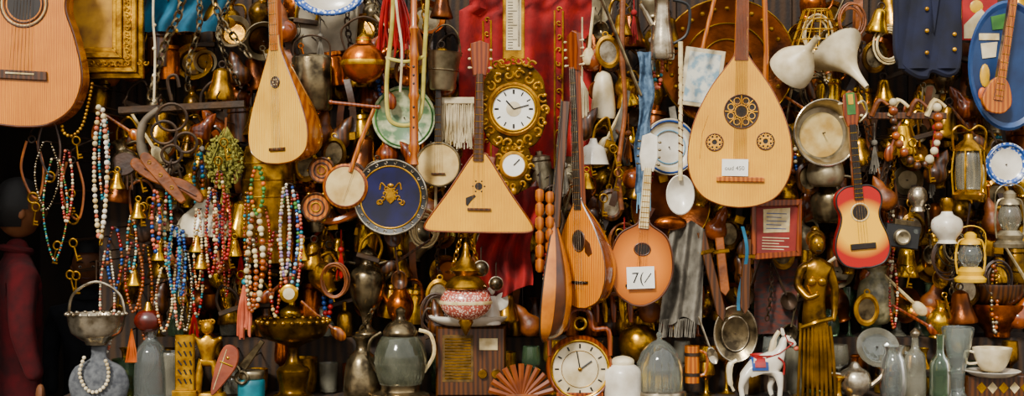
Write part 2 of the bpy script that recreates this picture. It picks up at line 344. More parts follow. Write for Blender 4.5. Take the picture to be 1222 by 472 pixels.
b.fin(-30,peg=True)
def chainobj(x,pts,r,m=steel,d=0): 
    b=B('iron_chain',x,pts[0][1]);b.chain(pts,r,m);return b.fin(d,peg=pts[0] if pts[0][1]>0 else None)
chainobj(205,[(222,-30),(214,15),(200,45),(190,75),(180,115)],5,steel,0)
chainobj(232,[(236,-30),(238,30),(226,70),(224,105)],4,steel,-10)
chainobj(268,[(248,-30),(262,20),(280,45),(300,70)],4.5,steel,-5)
chainobj(290,[(292,-30),(262,30),(270,70),(285,100)],3.5,steel,-14)
b=B('white_cord',183,20);b.tube([(184,-30),(183,20,1),(185,60,0),(184,122,1)],1.4,cream,6,sm=6);[b.sph(184,y,0,2.6,2.4,2.4,cream,8) for y in (30,58,90,120)];b.fin(12)
b=B('blue_mesh_bag',215,20)
b.surf(lambda s,t:(172+s*100-8*t+6*sin(t*5),-20+t*58,6*sin(s*22)+3*sin(t*9)),60,10,teal);b.fin(-60,peg=(200,0))
b=plate('blue_rim_plate',392,-8,44,-20,pblue,white,5,ey=.62);b.ring(392,-8,41,1.2,blue,1,.62,40);b.fin(0,peg=True)
b=B('iron_bar',210,128).rot(-3);b.box(142,124,292,133,-4,4,iron,1.5);[b.tube([(x,124,0),(x,118,3),(x+4,112,4)],1.2,iron) for x in (150,190,260,285)];b.fin(5,peg=True)
b=B('iron_shackle',205,150)
for cx,cy,r in ((205,140,18),(196,158,15),(222,170,13),(205,184,12)): b.ring(cx,cy,r,2,iron,0,.9)
b.tube([(205,120),(200,95),(210,90),(214,104)],2.2,iron,6,sm=4);b.chain([(205,195),(203,215),(208,235)],4,iron);b.fin(20,peg=(205,122))
b=B('horse_collar',182,160);b.tube([(190,130),(172,145),(168,170),(178,195),(196,205),(214,196)],[4,5,6,5,4],mat('grey_leather','6b5e4c','40362a',.7),10,sm=6);b.fin(12,peg=(190,132))
b=B('dried_herb_bunch',265,195)
for i in range(420):
    a=R.uniform(0,2*pi);q=R.random()**.5;b.sph(268+22*q*cos(a),192+32*q*sin(a),R.uniform(-8,8),R.uniform(1.2,2.6),R.uniform(1.2,2.6),2,herbs,5)
for i in range(24): b.tube([(270,150,0),(268+R.uniform(-18,18),185+R.uniform(-10,30),R.uniform(-5,9))],.5,herbs,4)
b.tube([(268,170,0),(270,140,0)],1.5,leather);b.fin(-5,peg=(268,145))
b=B('wooden_yoke',200,225).rot(28);b.poly(cr([(150,210),(180,214),(215,206),(240,212),(242,222),(215,220),(180,226),(150,222)],4,True),-4,4,leather,1.5)
b.tube([(165,216,5),(235,216,5)],1,ribC);b.fin(24,peg=True)
b=B('leather_sheath',195,213).rot(48);b.poly(cr([(160,206),(195,205),(228,209),(232,213),(228,218),(195,220),(160,218)],4,True),-3,3,leather,1.3);[b.ring(x,212,2,.5,brass,3.3,1,8) for x in (170,190,210)];b.fin(30,peg=True)
b=B('milk_glass_shade',243,255);b.lathe(243,[(7,235),(12,246),(26,258),(36,276),(38,282),(35,280)],mat('milk_glass','c9c0a8','968b72',.3),28,sw=.6,sm=4);b.lathe(243,[(8,226),(9,234),(7,237)],obrass,16);b.fin(-5,peg=(243,240))
b=B('metal_churn',320,235);b.lathe(320,[(0,150),(22,150),(24,160),(20,170),(30,190),(30,300),(27,312),(0,312)],obrass,28,sw=.8,sm=3)
for y in (195,215,235,290): b.tube([(320+30.5*cos(a),y,24.5*sin(a)) for a in [2*pi*i/28 for i in range(28)]],1,brass,5,True)
b.fin(-20,peg=True)
b=B('tin_canister',372,95);b.lathe(372,[(0,66),(21,66),(23,68),(24,70),(25,128),(22,132),(0,132)],steel,26,sw=.8);b.tube([(350,70,0),(352,50,0),(372,42,0),(392,50,0),(394,70,0)],1.2,iron,sm=4)
b.fin(-25,peg=(372,44))
b=B('grey_enamel_tray',398,40);b.poly([(350,-10),(430,-14),(424,60),(356,66)],-4,0,mat('grey_enamel','8e8470','665c4a',.5),2);b.fin(-60,peg=True)
b=B('copper_kettle',434,75);b.sph(434,75,0,27,25,20,copper,24);b.lathe(434,[(9,45),(10,52),(13,54)],copper,16,sm=2);b.lathe(434,[(0,38),(3,40),(9,46),(10,49)],brass,14)
b.tube([(412,60,0),(408,35,0),(434,20,0),(460,35,0),(456,60,0)],1.5,iron,sm=5);b.lathe(434,[(27.5,72),(28.3,75),(27.5,78)],brass,24,sw=.74);b.tube([(455,65,0),(468,55,0),(474,44,0)],[5,4,3],copper,10,sm=4);b.fin(-5,peg=(434,21))
b=B('rope_halter',485,80)
b.tube([(470,-30),(468,30,2),(462,90,2),(463,135,2),(472,148,3),(492,148,3),(503,130,2),(507,60,2),(512,-30)],2.6,lemon,8,sm=8)
b.tube([(463,70,3),(485,74,4),(506,68,3)],2.2,lemon,8,sm=5);b.tube([(470,-30,4),(475,20,5),(480,60,5),(478,110,5)],1.6,cream,6,sm=6);b.fin(20)
b=B('red_wool_tassel',470,30)
for i in range(40):
    x=452+i*.9;b.tube([(468+(i-20)*.3,-20,0),(x+R.uniform(-3,3),25,R.uniform(-4,4)),(x+R.uniform(-4,4),R.uniform(48,70),R.uniform(-4,4))],1.2,red,4,sm=3)
b.fin(0,peg=(468,-10))
b=B('turned_wood_flute',494,120)
b.lathe(494,[(4,-30),(4,30),(6,34),(4,40),(5,60),(6.5,66),(5,72),(5.5,110),(7,114),(5,120),(5.5,170),(7,176),(4,184),(6,196),(0,200)],orangew,14,cap=True);[b.sph(494,y,5,1.4,1.8,.8,dark,8) for y in (80,90,100,128,140,152)];b.fin(30,peg=(494,150))
b=plate('green_floral_plate',482,140,38,-40,pgreen,pgreen,5);b.ring(482,140,34,1,green,1,1,40);b.fin(-35,peg=True)
b=B('tin_pail',529,85).rot(4);b.lathe(529,[(0,108),(13,108),(15,106),(20,64),(22,62),(19.5,64),(14,104),(0,104)],tin,24)
b.tube([(509,66,0),(515,40,4),(529,30,5),(543,40,4),(549,66,0)],1,steel,sm=5);b.tube([(529+18.3*cos(a),84,18.3*sin(a)) for a in [pi*i/8 for i in range(9)]],.8,steel,5);b.fin(-15,peg=(529,31))
for nx,ny,r,m2 in ((384,203,16,walnut),(377,247,18,walnut)):
    b=B('tambourine',nx,ny);b.disc(nx,ny,[(r,-8),(r,2),(r-1.5,3.5),(r-3,2),(r-3,-8)],m2,32);b.disc(nx,ny,[(r-2.5,1),(0,.5)],orangew,32);b.ring(nx,ny,r*.55,1,m2,1.5);b.ring(nx,ny,r*.3,.8,brass,1.5)
    for i in range(6):
        a=i*pi/3;b.sph(nx+r*.98*cos(a),ny+r*.98*sin(a),-2,2.4,2.4,1,brass,8)
    b.fin(22,peg=True)
b=B('rebab',412,222).rot(0)
b.disc(412,222,[(22,-14),(27,-8),(27,-1),(25,1),(0,1)],orangew,32);b.disc(412,222,[(23.5,1.4),(0,1.5)],skinhead,32);b.ring(412,222,24,.9,ribB,1.2)
b.tube([(418,205,2),(430,170,3),(447,130,4)],[2.8,2.4],orangew,8);b.tube([(395,122,2),(450,128,4)],2.2,redw,8);b.sph(395,122,2,3,3,3,redw,8);b.sph(452,128,4,3,3,3,redw,8)
b.tube([(410,240,3),(447,130,7)],.3,silver,3);b.fin(28,peg=True)
b=B('scimitar_horn',398,275);b.tube([(430,250),(405,262),(385,262),(372,248)],[5,4.5,4,2.5],amber,8,sm=5);b.fin(10,peg=(405,262))
b=plate('cobalt_crest_plate',466,235,46,25,steel,cobalt,7,yaw=-8);b.disc(466,235,[(46,.5),(45,1.8),(37,0)],jet,48);b.disc(466,235,[(37,.2),(0,-1.5)],cobalt,40);b.ring(466,235,37,1,gold,.6,1,44);b.ring(466,235,44.5,1.1,silver,1.8,1,44)
for i in range(22):
    a=i*2*pi/22;scroll(b,466+41*cos(a),235+41*sin(a),2.6,a,silver,1,.7,1.4)
for sg in (-1,1):
    for q in range(5): scroll(b,466+sg*(5+q*2.2),226+q*5-(q==4)*4,3.6,q*1.3,gold,sg,.9,.2)
    b.tube([(466+sg*5,224,0),(466+sg*11,218,0),(466+sg*13,226,0)],.9,gold,5,sm=4)
b.poly(mir(466,cr([(4,224),(6,230),(5,238),(0,243)],4)),-.8,.6,gold,.3);b.sph(466,221,-.2,4,2.5,1.3,gold,8);b.fin(30,peg=True)
b=B('banjo',523,196);b.disc(523,196,[(27,-7),(27,2),(25.5,3.5),(24.5,2)],tin,36);b.disc(523,196,[(25,1.5),(0,1.5)],skinhead,36)
for i in range(10):
    a=i*pi/5;b.tube([(523+28*cos(a),196+28*sin(a),-6),(523+28*cos(a),196+28*sin(a),3)],.8,silver,5)
neck(b,523,95,172,3.5,4.5,walnut,dark,8,206,4);b.box(515,206,531,208,1.5,5,walnut,.5);b.fin(-10,peg=True)
rw=lambda s,t:(548+s*158+ (12*(1-s) if t<.1 else 0),-8+t*215+6*sin(s*7),7*sin(s*26+t*2)+5*sin(s*9+t*5))
b=B('maroon_robe',632,100)
b.surf(rw,90,30,maroon)
for s0 in (.18,.24,.72,.78,.93):
    b.tube([(lambda q:(q[0],q[1],q[2]+1))(rw(s0,t/24)) for t in range(3,25)],1.1,gold if s0!=.93 else cream,5)
for k in range(12):
    for s0 in (.21,.75): q=rw(s0,.12+k*.075);scroll(b,q[0],q[1],3.4,k,gold,1 if k%2 else -1,.8,q[2]+2)
b.fin(-70,peg=(640,0))
b=B('maroon_shawl',612,300)
b.surf(lambda s,t:(578+s*66-12*t+4*sin(t*8),230+t*118+8*sin(s*5),7*sin(s*20+t*4)+3*sin(t*14)),50,30,maroon);b.fin(-8,peg=(612,240))
b=B('fringed_tassel_cloth',545,145)
b.box(524,116,566,124,-3,3,cream,1)
for i in range(70):
    x=525+i*.58;b.tube([(x,122,R.uniform(-3,3)),(x+R.uniform(-2,2),150,R.uniform(-3,3)),(x+R.uniform(-3,3),R.uniform(166,178),R.uniform(-3,3))],.7,cream,4)
b.fin(-20,peg=(545,120))
b=B('white_tassel',690,140)
for i in range(45):
    x=684+i*.4;b.tube([(692,90,0),(x,110,R.uniform(-3,3)),(x+R.uniform(-2,2),R.uniform(150,170),R.uniform(-3,3))],.7,cream,4)
b.fin(-20,peg=(692,92))
# ornate clock
b=B('ornate_barometer_clock',613,130)
b.box(600,-60,626,70,-2,2,gold,1);b.box(604,-60,622,60,2,3,cream,.3)
for i in range(34): b.box(606,-55+i*3.4,612 if i%5 else 617,-54.2+i*3.4,3,3.4,ink,.05)
b.tube([(619,-60,4),(619,55,4)],1,silver,6)
b.disc(613,130,[(32,-6),(32,1),(29,4),(26,2)],gold,44);b.disc(613,130,[(26.5,2),(0,2)],paper,40);b.ring(613,130,26,1.3,brass,3,1,40)
for i in range(12):
    a=i*pi/6;b.tube([(613+18*cos(a),130+18*sin(a),2.3),(613+23*cos(a),130+23*sin(a),2.3)],.8 if i%3 else 1.2,ink,4)
b.tube([(613,130,3),(604,120,3)],.9,ink,5);b.tube([(613,130,3.3),(631,125,3.3)],.7,ink,5);b.disc(613,130,[(9,2.4),(0,2.4)],cream)
for i in range(18):
    a=i*pi/9;rr=38;scroll(b,613+rr*cos(a)*.95,130+rr*sin(a)*1.08,6.5,a+1,gold,1 if i%2 else -1,1.5,0)
    b.sph(613+44*cos(a)*.9,130+44*sin(a)*1.1,0,2.5,2.5,2,gold,8)
b.poly(mir(613,cr([(20,76),(34,92),(38,110),(40,130),(36,155),(26,172),(10,180)],4)),-7,-3,bronze,1)
for i in range(7): scroll(b,592+i*7,78-6*sin(i*pi/6),6,i,gold,1 if i%2 else -1,1.5,1)
b.poly(mir(613,cr([(8,172),(18,178),(22,198),(14,218),(5,232)],4)),-6,-2,bronze,1)
b.disc(613,197,[(17,-2),(17,1),(14,3),(13,1.5)],gold,30);b.disc(613,197,[(13.5,1.5),(0,1.5)],paper,30);b.tube([(613,197,2.3),(620,190,2.3)],.7,ink,4)
for i in range(12):
    a=i*pi/6;scroll(b,613+20*cos(a),199+23*sin(a),4.5,a,gold,1 if i%2 else -1,1.2,0)
b.sph(613,228,0,4,5,3,gold,10);b.fin(30,peg=True)
for x0,y0,y1 in ((644,225,325),(656,228,318)):
    b=B('turned_wood_bobbins',x0,y0);n=6;h=(y1-y0)/n;pr=[]
    for i in range(n):
        y=y0+i*h;pr+=[(2.5,y),(5,y+2),(5.3,y+h*.5),(4.8,y+h-3),(2.5,y+h-.5)]
    b.lathe(x0,pr,orangew,14,cap=True);b.tube([(x0,y0,0),(x0,y0-20,0)],.8,dark);b.fin(66,peg=(x0,y0-18))
b=B('enamel_lamp_shade',708,185);b.lathe(708,[(4,165),(6,172),(13,176),(17,190),(19,196),(16,194),(12,180),(5,174)],white,24,sm=2);b.tube([(708,165,0),(712,150,0),(724,140,0),(728,152,0),(734,182,0)],1.6,obrass,sm=5);b.fin(0,peg=(724,141))
b=B('gooseneck_lamp',722,110);b.tube([(708,160,0),(722,150,3),(732,175,0),(742,182,0)],1.5,obrass,sm=6)
b.lathe(720,[(4,85),(10,92),(14,120),(15,140),(13,141)],cream,20,sm=3);b.tube([(720,86,0),(720,60,0)],1.2,iron);b.fin(-40,peg=(720,62))
b=B('denim_strip',770,130)
b.surf(lambda s,t:(760+s*17+3*sin(t*6)+1.5*sin(t*17+s*3),62+t*170,4*sin(s*9+t*3)+2*sin(t*25)),16,60,mat('denim','62788e','304256',.9,sc=45,bump=.8))
for i in range(16): b.tube([(761+i,230,0),(760+i*1.1,R.uniform(244,262),R.uniform(-3,3))],.6,ltblue,4)
b.fin(10,peg=(768,68))
b=B('leather_bag_strap',742,130);b.tube([(744,-20),(742,60,2),(746,130,0),(738,200,0),(742,250,0)],[3.5,3,3.2],leather,8,sm=8);b.fin(0)
b=B('iron_rod',735,40).rot(-22);b.tube([(735,-60,0),(735,120,0)],2.2,steel,8);b.fin(15)
b=B('long_wooden_ladle',812,150);b.tube([(812,50,2),(812,120,2),(812,215,0)],[3,2.4,2.8],bone,8);b.disc(812,232,[(18,0),(17,1),(12,-5),(0,-8)],white,30,.95,1.35);b.disc(812,232,[(18,0),(13,-7),(0,-10)],cream,30,.95,1.35)
for i in range(12): b.tube([(809,80+i*9,3),(815,84+i*9,3)],1,ribC,4)
b.fin(32,peg=(812,60))
b=plate('white_blue_plate',799,175,34,-20,cream,white,5,yaw=10);b.ring(799,175,31,1.4,blue,.5,1,40);b.ring(799,175,20,.8,ltblue,-3,1,40);b.fin(-5,peg=True)
b=plate('copper_platter',800,245,48,-30,acopper,acopper,7,rim=obrass);b.fin(-40,peg=True)
b=plate('copper_tray',868,75,82,-50,acopper,acopper,6,ey=.95,rim=obrass)
for i in range(28):
    a=i*2*pi/28;b.sph(868+68*cos(a),75+65*sin(a),-1,3,3,1.5,obrass,6)
b.ring(868,75,50,1.2,bronze,-3,.95,40);b.ring(868,75,30,1.2,bronze,-5,.95,40);b.fin(-45,peg=True)
b=B('painted_tile',838,92).rot(8);b.box(814,58,862,128,-3,1,cream,1);b.box(819,63,857,123,1,1.6,mat('tile_flowers','d2d2c4','7f98a4',.3,sc=30,lo=.45,hi=.6),.3);b.fin(-30,peg=True)
b=B('aluminium_coffee_pot',792,30);b.lathe(790,[(0,-25),(4,-18),(12,-8),(9,2),(10,25),(14,52),(15,68),(12,72),(0,72)],silver,20,sm=3);b.tube([(803,0,0),(822,8,0),(820,40,0),(804,52,0)],2,jet,sm=5);b.tube([(778,30,0),(770,15,0),(764,5,0)],[3.5,2.5],silver,8,sm=4);b.fin(0,peg=(790,10))
b=B('carved_ladle',855,-10).rot(14);b.tube([(855,-60,0),(855,60,0)],2.5,orangew,8);b.fin(0)
b=B('wooden_neck_staff',938,70).rot(-2);b.tube([(915,-40,0),(915,60,0),(912,110,0)],[3.5,3,4],orangew,8);b.fin(0)
b=B('enamel_funnel',948,78).rot(35,0,40);b.lathe(948,[(4,30),(5,48),(12,56),(24,72),(27,88),(24,86),(10,58)],cream,26,sm=3);b.fin(5,peg=(948,60))
b=B('gramophone_horn',1008,72).rot(-30,0,-35);b.lathe(1008,[(3,120),(5,100),(10,84),(22,66),(34,54),(32,56),(20,68),(8,86)],cream,28,sm=3);b.fin(0,peg=(1008,90))
b=B('wire_basket',975,35)
for i in range(5): b.tube([(975+(16+i*4)*cos(a),12+i*12,(16+i*4)*sin(a)*.6) for a in [2*pi*k/24 for k in range(24)]],.9,brass,4,True)
for k in range(14):
    a=2*pi*k/14;b.tube([(975+16*cos(a),12,9.6*sin(a)),(975+32*cos(a+.3),60,19*sin(a+.3))],.8,brass,4)
b.fin(-10,peg=(975,12))
b=B('tin_washtub',985,158).rot(0,8,0);b.disc(985,158,[(33,-22),(39,1),(40,3),(38.5,3.5),(37,1),(31,-14),(0,-15)],tin,44);b.disc(985,158,[(33,-22),(0,-22)],tin,40);b.disc(985,160,[(27,-13.6),(0,-13.2)],mat('limescale','d0ba84','a5844a',.7,sc=16),36);b.ring(985,158,39.5,1.2,silver,3,1,44)
b.tube([(1018,130,2),(1030,120,4),(1036,134,2),(1026,146,2)],1.6,tin,sm=4);b.fin(22,peg=True)
b=B('turned_stair_baluster',960,90).rot(-22)
b.lathe(960,[(2,50),(4,60),(3,70),(6,90),(5,110),(3,120)],walnut,12,cap=True);b.fin(-20,peg=True)
b=B('navy_jacket',1108,40)
b.poly(cr([(1075,-40),(1140,-40),(1147,20),(1146,78),(1132,92),(1112,86),(1106,94),(1088,90),(1070,70),(1068,20)],5,True),-9,4,navy,3)
b.surf(lambda s,t:(1070+s*74,-30+t*112,6+3*sin(s*14+t*3)),30,10,navy)
b.poly([(1104,-40),(1124,-40),(1112,40)],5,10.5,navy,1)
for y in (12,38,64): b.sph(1103,y,11,2.6,2.6,1.6,gold,10)
for y in (42,60): b.sph(1136,y,10,2.6,2.6,1.6,gold,10)
b.fin(15,peg=(1108,0))
b=B('printed_poster',1168,20);b.box(1148,-30,1190,48,-1,1,red,.3);b.poly([(1150,30),(1170,10),(1188,30),(1188,46),(1150,46)],1,1.6,cream,.1);b.sph(1165,8,1,8,8,1,yellow,10);b.sph(1178,30,1.2,6,5,1,blue,10);b.fin(-40,peg=True)
b=B('painted_oval_tray',1203,78)
b.disc(1203,78,[(48,0),(46,2.5),(42,0)],mat('tray_blue_rim','2a4672','172750',.4,sc=12),44,1,1.62);b.disc(1203,78,[(42.5,.2),(0,0)],mat('tray_blue','1e365c','12203e',.35,sc=8),44,1,1.62)
b.box(1168,40,1192,48,.5,1.5,bone,.3);b.poly([(1170,52),(1190,50),(1188,68),(1172,70)],.5,1.5,cream,.2);b.sph(1175,90,1,6,14,2,yellow,10);b.sph(1185,110,1,8,6,2,red,10);b.sph(1192,125,1,9,7,2,green,10);b.sph(1172,112,1,5,8,2,orange,10);b.poly([(1182,20),(1200,16),(1203,34),(1184,36)],.5,1.5,green,.2)
b.fin(-10,peg=True)
b=B('saz_neck',1200,60).rot(9);neck(b,1200,-40,120,4,5.5,walnut,orangew,14,118,4);b.poly(mir(1200,cr([(4,92),(10,98),(16,112),(17,124),(10,134),(0,136)],4)),-8,0,orangew,1);b.fin(12,peg=(1200,110))
b=plate('blue_white_plate',1202,196,26,20,pblue,white,4);b.ring(1202,196,23,1.3,blue,.5,1,36);b.fin(20,peg=True)
b=B('cork_bead_necklace',1092,165);b.beads([(1066,122),(1068,158),(1082,186),(1098,198),(1112,186),(1120,160),(1118,125)],5,[walnut,cream,amber,leather],2.0,jit=.2);b.fin(30,peg=(1066,124))
b=B('antler_hook_rack',1090,126);[b.tube([(1040+i*22,138,0),(1048+i*22,120,6),(1060+i*22,128,8)],[3.5,2],bone if i%2 else leather,7,sm=4) for i in range(4)];b.box(1036,134,1130,142,-5,0,walnut,1);b.fin(-5,peg=True)
def lantern(name,x,y0,y1,r,m,gm,d,shade=False):
    h=y1-y0;b=B(name,x,(y0+y1)/2)
    b.lathe(x,[(0,y1),(r,y1),(r*1.05,y1-h*.06),(r*.8,y1-h*.12),(r*.9,y1-h*.2),(r*.62,y1-h*.28),(0,y1-h*.28)],m,24)
    b.lathe(x,[(r*.45,y1-h*.28),(r*.75,y1-h*.45),(r*.68,y1-h*.6),(r*.42,y1-h*.72)],gm,24,sm=4)
    b.lathe(x,[(r*.7,y1-h*.7),(r*.62,y1-h*.76),(r*.4,y1-h*.8),(r*.42,y1-h*.88),(r*.2,y1-h*.93),(0,y1-h*.94)],m,24)
    for sg in (-1,1): b.tube([(x+sg*r*.85,y1-h*.15,0),(x+sg*r*.98,y1-h*.45,0),(x+sg*r*.8,y1-h*.74,0),(x+sg*r*.4,y1-h*.8,0)],1.3,m,6,sm=4)
    b.tube([(x-r*.9,y1-h*.4,0),(x-r*.95,y0+h*.1,2),(x,y0-3,3),(x+r*.95,y0+h*.1,2),(x+r*.9,y1-h*.4,0)],.7,m,5,sm=5)
    return b.fin(d,peg=(x,y0-2))
lantern('railway_lantern',1205,222,295,18,tin,smoke,28);lantern('yellow_oil_lantern',1158,272,336,18,yellow,glass,25)
b=B('brass_caged_lantern',1156,200)
b.lathe(1156,[(0,238),(18,238),(20,232),(15,228),(15,226)],obrass,22);b.lathe(1156,[(13,228),(15,215),(15,188),(12,178)],smoke,22,sm=3);b.lathe(1156,[(18,180),(15,174),(6,166),(5,160),(0,158)],obrass,22)
for k in range(6):
    a=k*pi/3;b.tube([(1156+18*cos(a),234,18*sin(a)),(1156+20*cos(a),205,20*sin(a)),(1156+17*cos(a),178,17*sin(a))],1.2,brass,5,sm=3)
b.tube([(1138,180,0),(1136,158,2),(1145,150,2),(1156,156,2),(1167,150,2),(1176,158,2),(1174,180,0)],1.4,obrass,sm=4);b.fin(28,peg=(1156,157))
b=B('porcelain_lamp_font',1130,270);b.lathe(1130,[(0,250),(6,252),(8,256),(17,262),(18,274),(10,286),(12,290),(0,291)],white,24,sm=3);b.lathe(1130,[(7,236),(9,244),(6,252)],obrass,18)
for a in range(7): b.sph(1130+17.4*cos(a*.45+.2),270+R.uniform(-3,3),17.4*sin(a*.45+.2),1.5,1.5,1,pink,6)
b.fin(25,peg=(1130,270))
b=B('folding_camera',1078,278).rot(8);b.box(1056,268,1098,296,-12,2,jet,2);b.disc(1076,283,[(10,2),(9,9),(7,10),(0,7)],tin,24);b.box(1066,262,1086,269,-8,0,steel,1);b.disc(1092,274,[(3,2),(2.5,3),(0,3)],glass);b.fin(25,peg=True)
b=B('brass_lamp_burner',1095,235);b.lathe(1095,[(0,222),(8,224),(12,236),(7,246),(9,252),(0,253)],silver,20,sm=3);b.fin(10,peg=True)
b=B('framed_red_certificate',925,275).rot(2)
for q in ([(895,240),(955,236),(951,244),(901,247)],[(955,236),(957,304),(950,298),(951,244)],[(957,304),(897,311),(903,303),(950,298)],[(897,311),(895,240),(901,247),(903,303)]): b.poly(q,-4,4,redw,.8)
b.poly([(900,246),(952,243),(951,299),(902,304)],-3,0,mat('red_card','86241a','5a1209',.6,sc=10),.3);b.poly([(910,250),(942,247),(942,276),(911,278)],0,.6,bone,.1)
for i in range(5): b.box(914,254+i*4.5,938-i%2*6,255+i*4.5,.6,.8,blue,.05);b.box(910,283+i*3.4,942-i%3*6,284+i*3.4,0,.4,cream,.05)
b.fin(5,peg=True)
b=B('embroidered_rug_strip',925,340);b.surf(lambda s,t:(900+s*52,308+t*90,3*sin(s*12)),20,8,mat('kilim','55261a','26292a',.9,sc=30,kind='noise',st=(1,1,3)));b.fin(-40,peg=(925,310))
b=B('grey_scarf',820,320)
b.surf(lambda s,t:(800+s*42-14*t+10*s*t,268+t*115+5*sin(s*8),7*sin(s*16+t*2)),50,20,greyc)
for i in range(24): b.tube([(788+i*1.9,380,6*sin(i*.7)),(786+i*1.9+R.uniform(-2,2),402,5*sin(i*.7))],.7,greyc,4)
b.fin(15,peg=(815,275))
b=B('copper_ladle_bowl',800,266);b.sph(800,266,0,20,9,10,copper,16);b.fin(20,peg=True)
for i,(x,yy,ln) in enumerate(((850,330,110),(862,318,70),(890,330,90))):
    b=B('wooden_sword',x,yy).rot(-14+i*8);b.poly([(x-5,yy-ln/2),(x+5,yy-ln/2),(x+6,yy+ln*.4),(x,yy+ln/2),(x-6,yy+ln*.4)],-2,2,[walnut,leather,walnut][i],1);b.box(x-10,yy-ln*.3,x+10,yy-ln*.3+5,-3,3,obrass,1);b.fin(18,peg=True)
b=B('blue_ribbon',888,320);b.surf(lambda s,t:(884+s*4+5*sin(t*5),270+t*100,3*sin(t*7)),3,20,teal);b.fin(20,peg=(887,274))
b=plate('dark_engraved_tray',878,398,26,10,steel,steel,5,ey=1.3,rim=silver);b.ring(878,398,16,.8,silver,-2,1.3);b.fin(5,peg=True)
# ---------- beads
loop('shell_bead_necklace',120,128,285,16,3.4,[cream,bone,white,pink],25);loop('white_bead_necklace',124,136,240,12,2.2,[white,turq,amber],22)
b=B('gold_bead_chain',95,140);b.beads([(110,100),(105,125),(98,150),(86,162),(76,158),(74,150)],2.2,[gold],2.1);b.fin(15,peg=(110,101))
loop('green_bead_necklace',66,190,310,30,1.6,[green,bone,turq,amber],18);loop('pink_bead_necklace',80,180,265,14,2,[pink,cream,garnet],18)
loop('silver_disc_necklace',56,170,250,30,1.8,[silver,steel],12)
loop('coral_bead_necklace',186,228,300,10,2.8,[pink,blue,pink,garnet],30)
loop('blue_bead_necklace',208,270,350,14,2.4,[blue,turq,blue],30);loop('navy_bead_necklace',217,275,352,8,2.6,[blue,ltblue],22)
loop('garnet_bead_necklace',252,225,330,14,2.4,[garnet,amber,bone],30);loop('agate_bead_necklace',262,205,325,14,2.6,[amber,bone,leather,garnet],26)
loop('prayer_beads',307,200,255,16,3,[green,green,orange,green,yellow],34);loop('large_bone_bead_necklace',305,250,368,18,4.4,[bone,cream,copper,amber],30)
loop('multicolour_bead_necklace',345,220,345,22,2.6,[ltblue,pink,white,green,blue],34);loop('lilac_bead_necklace',340,225,330,12,2.4,[cream,bone,lilac],36);loop('mixed_bead_necklace',352,230,352,16,2.4,[white,pink,garnet,turq],32)
loop('pearl_strand',196,320,395,20,2,[cream,bone,amber],28);loop('dark_bead_necklace',160,290,372,22,2.4,[amber,leather,garnet],22);loop('red_bead_necklace',270,232,310,10,2.4,[garnet,red],30);loop('coral_long_necklace',128,300,420,18,2,[white,cream,pink],10)
loop('silver_bead_necklace',222,300,395,14,2,[silver,steel],24);loop('bone_bead_string',236,250,345,10,2,[bone,amber],22)
ps=[garnet,amber,bone,blue,leather,cream,pink,red,silver,amber,turq,obrass]
for i in range(11):
    x=140+i*19+R.uniform(-5,5);y=R.uniform(225,300);loop(R.choice(['glass_bead_strand','wood_bead_strand','coral_bead_strand']),x,y,y+R.uniform(60,120),R.uniform(6,18),R.uniform(1.7,2.8),R.sample(ps,3),R.uniform(0,22))
b=B('pink_coral_tassel',292,360)
for i in range(18): b.tube([(292,336,0),(285+i*.8,370,R.uniform(-3,3)),(284+i*.9,R.uniform(385,405),R.uniform(-3,3))],1.2,pink,5,sm=3)
b.sph(292,336,0,4,4,4,turq,8);b.fin(26,peg=(292,334))
b=B('bone_pendant',345,350);b.disc(345,350,[(11,-1),(11,1),(9,2),(0,2)],brass);b.disc(345,350,[(7,2.6),(0,2.8)],cream);b.tube([(345,339,0),(345,320,0)],.7,iron);b.fin(38,peg=(345,322))
loop('antique_bead_strand',300,285,372,12,3.6,[bone,silver,amber],33)
for i in range(40):
    x=R.choice([R.uniform(40,100),R.uniform(130,290),R.uniform(130,290),R.uniform(700,740),R.uniform(1050,1130)]);y=R.uniform(165,330)
    b=B('antique_key',x,y).rot(R.uniform(-15,15));b.ring(x,y,4.5,1.1,obrass,0,1.1,14);b.tube([(x,y+4,0),(x,y+22,0)],1.1,obrass);b.box(x,y+16,x+5,y+18,-1,1,obrass,.3);b.box(x,y+19.5,x+6,y+21.5,-1,1,obrass,.3);b.fin(R.uniform(5,20),peg=(x,y-4))
for i in range(9):
    x=[140,165,235,280,160,240,700,360,190][i];y=[215,250,290,295,330,310,215,300,300][i]
    b=B('small_brass_bell',x,y);b.lathe(x,[(1,y-10),(4,y-8),(6,y),(10,y+9),(9,y+9),(5,y)],brass,16,sm=2);b.ring(x,y-13,3,.9,brass,0,1,10);b.sph(x,y+9,0,2.2,2.2,2.2,iron,8);b.fin(16,peg=(x,y-15))
b=B('wooden_fork_comb',150,195);b.poly(cr([(136,188),(150,182),(164,190),(160,204),(146,210),(138,204)],4,True),-3,3,dleather,1);[b.tube([(142+i*5,206,0),(140+i*6,226,0)],1.3,dleather) for i in range(4)];b.fin(10,peg=True)
b=B('leather_flask',170,270);b.sph(170,270,0,14,20,8,dleather,16);b.tube([(158,262,0),(155,225,0),(172,215,0),(184,230,0),(182,262,0)],1.6,leather,sm=5);b.fin(0,peg=(172,216))
b=B('small_oil_can',192,265);b.lathe(192,[(0,240),(10,250),(16,262),(16,275),(0,282)],steel,16,sm=2);b.fin(-15,peg=(192,262))
